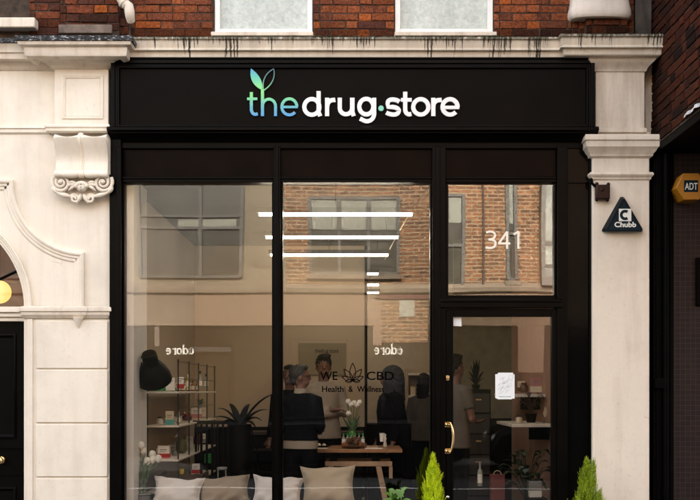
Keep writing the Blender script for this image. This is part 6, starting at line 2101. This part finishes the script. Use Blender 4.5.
# ------------------------------------------------------------------ plants on the pavement
def cypress(label, x, y, ztop, rbase, tips, seed, hue):
    """tips: (dx, dz below the top, half width) of the pointed leaders"""
    t = thing('cypress_bush', label, 'bush', (x, y, 0.001), group='lime green cypresses by the door')
    part('pot', MB().lathe([(.13, .002), (.135, .02), (.17, .28), (.18, .285), (.18, .32), (.16, .32), (.155, .27)], (x, y, 0), 28), plain('pot_black', (.02, .02, .02), .5), t)
    part('soil', MB().lathe([(.001, .26), (.15, .26), (.15, .285), (.001, .29)], (x, y, 0), 20), plain('soil', (.03, .02, .012), .95), t)
    part('trunk', MB().tube([(x, y, .27), (x, y, ztop - .15)], [.016, .004], 8), plain('bark', (.07, .04, .02), .9), t)
    g = random.Random(seed)
    mb = MB()
    def spray(p, d, L, wid):
        """a flat feathery twig: short scale leaves on both sides of a stem"""
        d = d.normalized()
        side = d.cross(Vector((g.uniform(-1, 1), g.uniform(-1, 1), g.uniform(-.3, .3))))
        if side.length < .05: side = d.orthogonal()
        side.normalize()
        nn = d.cross(side)
        k = g.random()
        base = hue if k < .72 else ((hue[0] * .55, hue[1] * .72, hue[2]) if k < .92 else (hue[0] * 1.3, hue[1] * 1.12, hue[2] * 1.4))
        f = g.uniform(.8, 1.2)
        mb.col = tuple(a * f for a in base)
        m = max(3, int(L / .011))
        for i in range(m):
            tt = i / m
            c = p + d * L * tt + nn * .004 * math.sin(i)
            w = wid * (1 - tt) ** .7 * g.uniform(.7, 1.2) + .003
            ln = .016 * (1 - .4 * tt)
            for sd in (-1, 1):
                q1 = c + side * sd * .0012
                q2 = c + (side * sd * .6 + d * .75 + nn * g.uniform(-.35, .35)).normalized() * (w + ln * .5)
                q3 = c + d * .0075 + side * sd * .0045
                q4 = c - d * .001 + nn * .001
                mb.add([q1, q3, q2], [(0, 1, 2)])
                mb.add([q4, q2, q4 + d * .006 + nn * g.choice((-1, 1)) * .005], [(0, 1, 2)])
        c = p + d * L
        mb.add([c - side * .002, c + side * .002, c + d * .013], [(0, 1, 2)])
    zb = .30
    H = ztop - zb
    for (dx, dz, hw, dens) in tips:
        top = ztop - dz
        Hh = top - zb
        n = int(dens)
        for i in range(n):
            f = g.random() ** .8                      # 0 at the tip
            z = top - f * Hh
            r = hw * (f ** .85) * (1 + .30 * math.sin(11 * f + seed) * f)

            a = g.uniform(0, 2 * PI)
            r *= 1 + .28 * math.sin(3 * a + 14 * f + seed)
            q = math.sqrt(g.uniform(.12, 1)) * (1.0 if g.random() < .9 else 1.3)
            p = Vector((x + dx * (1 - f * .9) + math.cos(a) * r * q, y + math.sin(a) * r * q, z - .03))
            out = Vector((math.cos(a) * (.20 + .35 * f), math.sin(a) * (.20 + .35 * f), 1.0))
            spray(p, out + Vector((g.uniform(-.16, .16), g.uniform(-.16, .16), 0)), g.uniform(.03, .062) * (0.8 if f < .15 else 1.0), .0055)
        # the leader itself
        spray(Vector((x + dx, y, top - .05)), Vector((g.uniform(-.05, .05), 0, 1)), .05, .004)
    mb.col = None
    n = N('cypress_' + str(seed))
    at = n.node('ShaderNodeAttribute', attribute_name='Col')
    n.base(at.outputs['Color']); n.set(Roughness=.6)
    tl = n.node('ShaderNodeBsdfTranslucent'); n.link(at.outputs['Color'], tl.inputs['Color'])
    mx = n.node('ShaderNodeMixShader'); mx.inputs[0].default_value = .35
    n.link(n.b.outputs[0], mx.inputs[1]); n.link(tl.outputs[0], mx.inputs[2]); n.link(mx.outputs[0], n.out.inputs['Surface'])
    part('crown', mb, n.m, t, smooth=0)
    return t
y = -.30
cypress('brighter yellow green cypress left of the door, narrow and pointed', U(433, y), y, V(454, y), .20, [(0, 0, .135, 1400), (.045, .19, .10, 260), (-.05, .24, .09, 240)], 5, (0.74, 0.84, 0.018))
y = -.30
cypress('greener cypress with two pointed tips at the foot of the white pier', U(589, y), y, V(457.5, y), .20, [(-.018, 0, .145, 1250), (.038, .005, .075, 420), (-.075, .22, .09, 260), (.09, .25, .08, 240)], 8, (0.36, 0.47, 0.018))
# leafy plant in front of the glass
xx, y = U(396, -.25), -.25
t = thing('leafy_plant', 'small bright leafy plant in front of the glass below the table', 'plant', (xx, y, .001))
part('pot', MB().lathe([(.10, .002), (.14, .36), (.15, .37), (.15, .40), (.135, .40), (.125, .35)], (xx, y, 0), 24), MATS['pot_black'], t)
m_lf = plain('bright_leaf', (0.10, 0.21, 0.028), 0.45, var=.35, scale=12)
g = random.Random(6)
mb = MB(); st = MB()
def leaf(pts, w):
    P = bez(*pts, 9)
    prof_ = [.15, .5, .85, 1, 1, .92, .78, .55, .3, .03]
    side = (Vector(P[-1]) - Vector(P[0])).cross(Vector((0, -.6, 1)))
    side.normalize()
    L = [Vector(p) + side * w * k + Vector((0, -.3, .5)) * w * k * .5 for p, k in zip(P, prof_)]
    C = [Vector(p) for p in P]
    Q = [Vector(p) - side * w * k + Vector((0, -.3, .5)) * w * k * .5 for p, k in zip(P, prof_)]
    n = len(P)
    mb.add(L + C + Q, [(i, i + 1, n + i + 1, n + i) for i in range(n - 1)] + [(n + i, n + i + 1, 2 * n + i + 1, 2 * n + i) for i in range(n - 1)])
def lv(px, py, dy, w, arch=.06):
    e = (U(px, y + dy), y + dy, V(py, y + dy))
    b0_ = (xx, y, .40)
    m1 = (xx + (e[0] - xx) * .2, y + dy * .2, .40 + (e[2] - .40) * .8 + arch)
    m2 = (xx + (e[0] - xx) * .6, y + dy * .6, e[2] + arch)
    leaf((b0_, m1, m2, e), w)
for a in ((409.5, 488.5, -.05, .020, .03), (383, 494, -.12, .026, .02), (388, 489.5, .05, .028, .03), (393, 494, -.2, .030, .02), (399, 490, .1, .024, .03), (404, 497, -.15, .026, .03), (379, 502, 0, .026, .04), (414, 503, -.1, .026, .05),
          (390, 500, -.25, .03, .02), (398, 499, -.28, .03, .02), (385, 499, .12, .026, .03), (406, 493, .12, .022, .04)):
    lv(*a)
part('leaf', mb, m_lf, t, smooth=180)
for o in bpy.data.objects:
    if o.type == 'MESH' and o.name.split('.')[0] == 'crown':
        for p in o.data.polygons: p.use_smooth = False
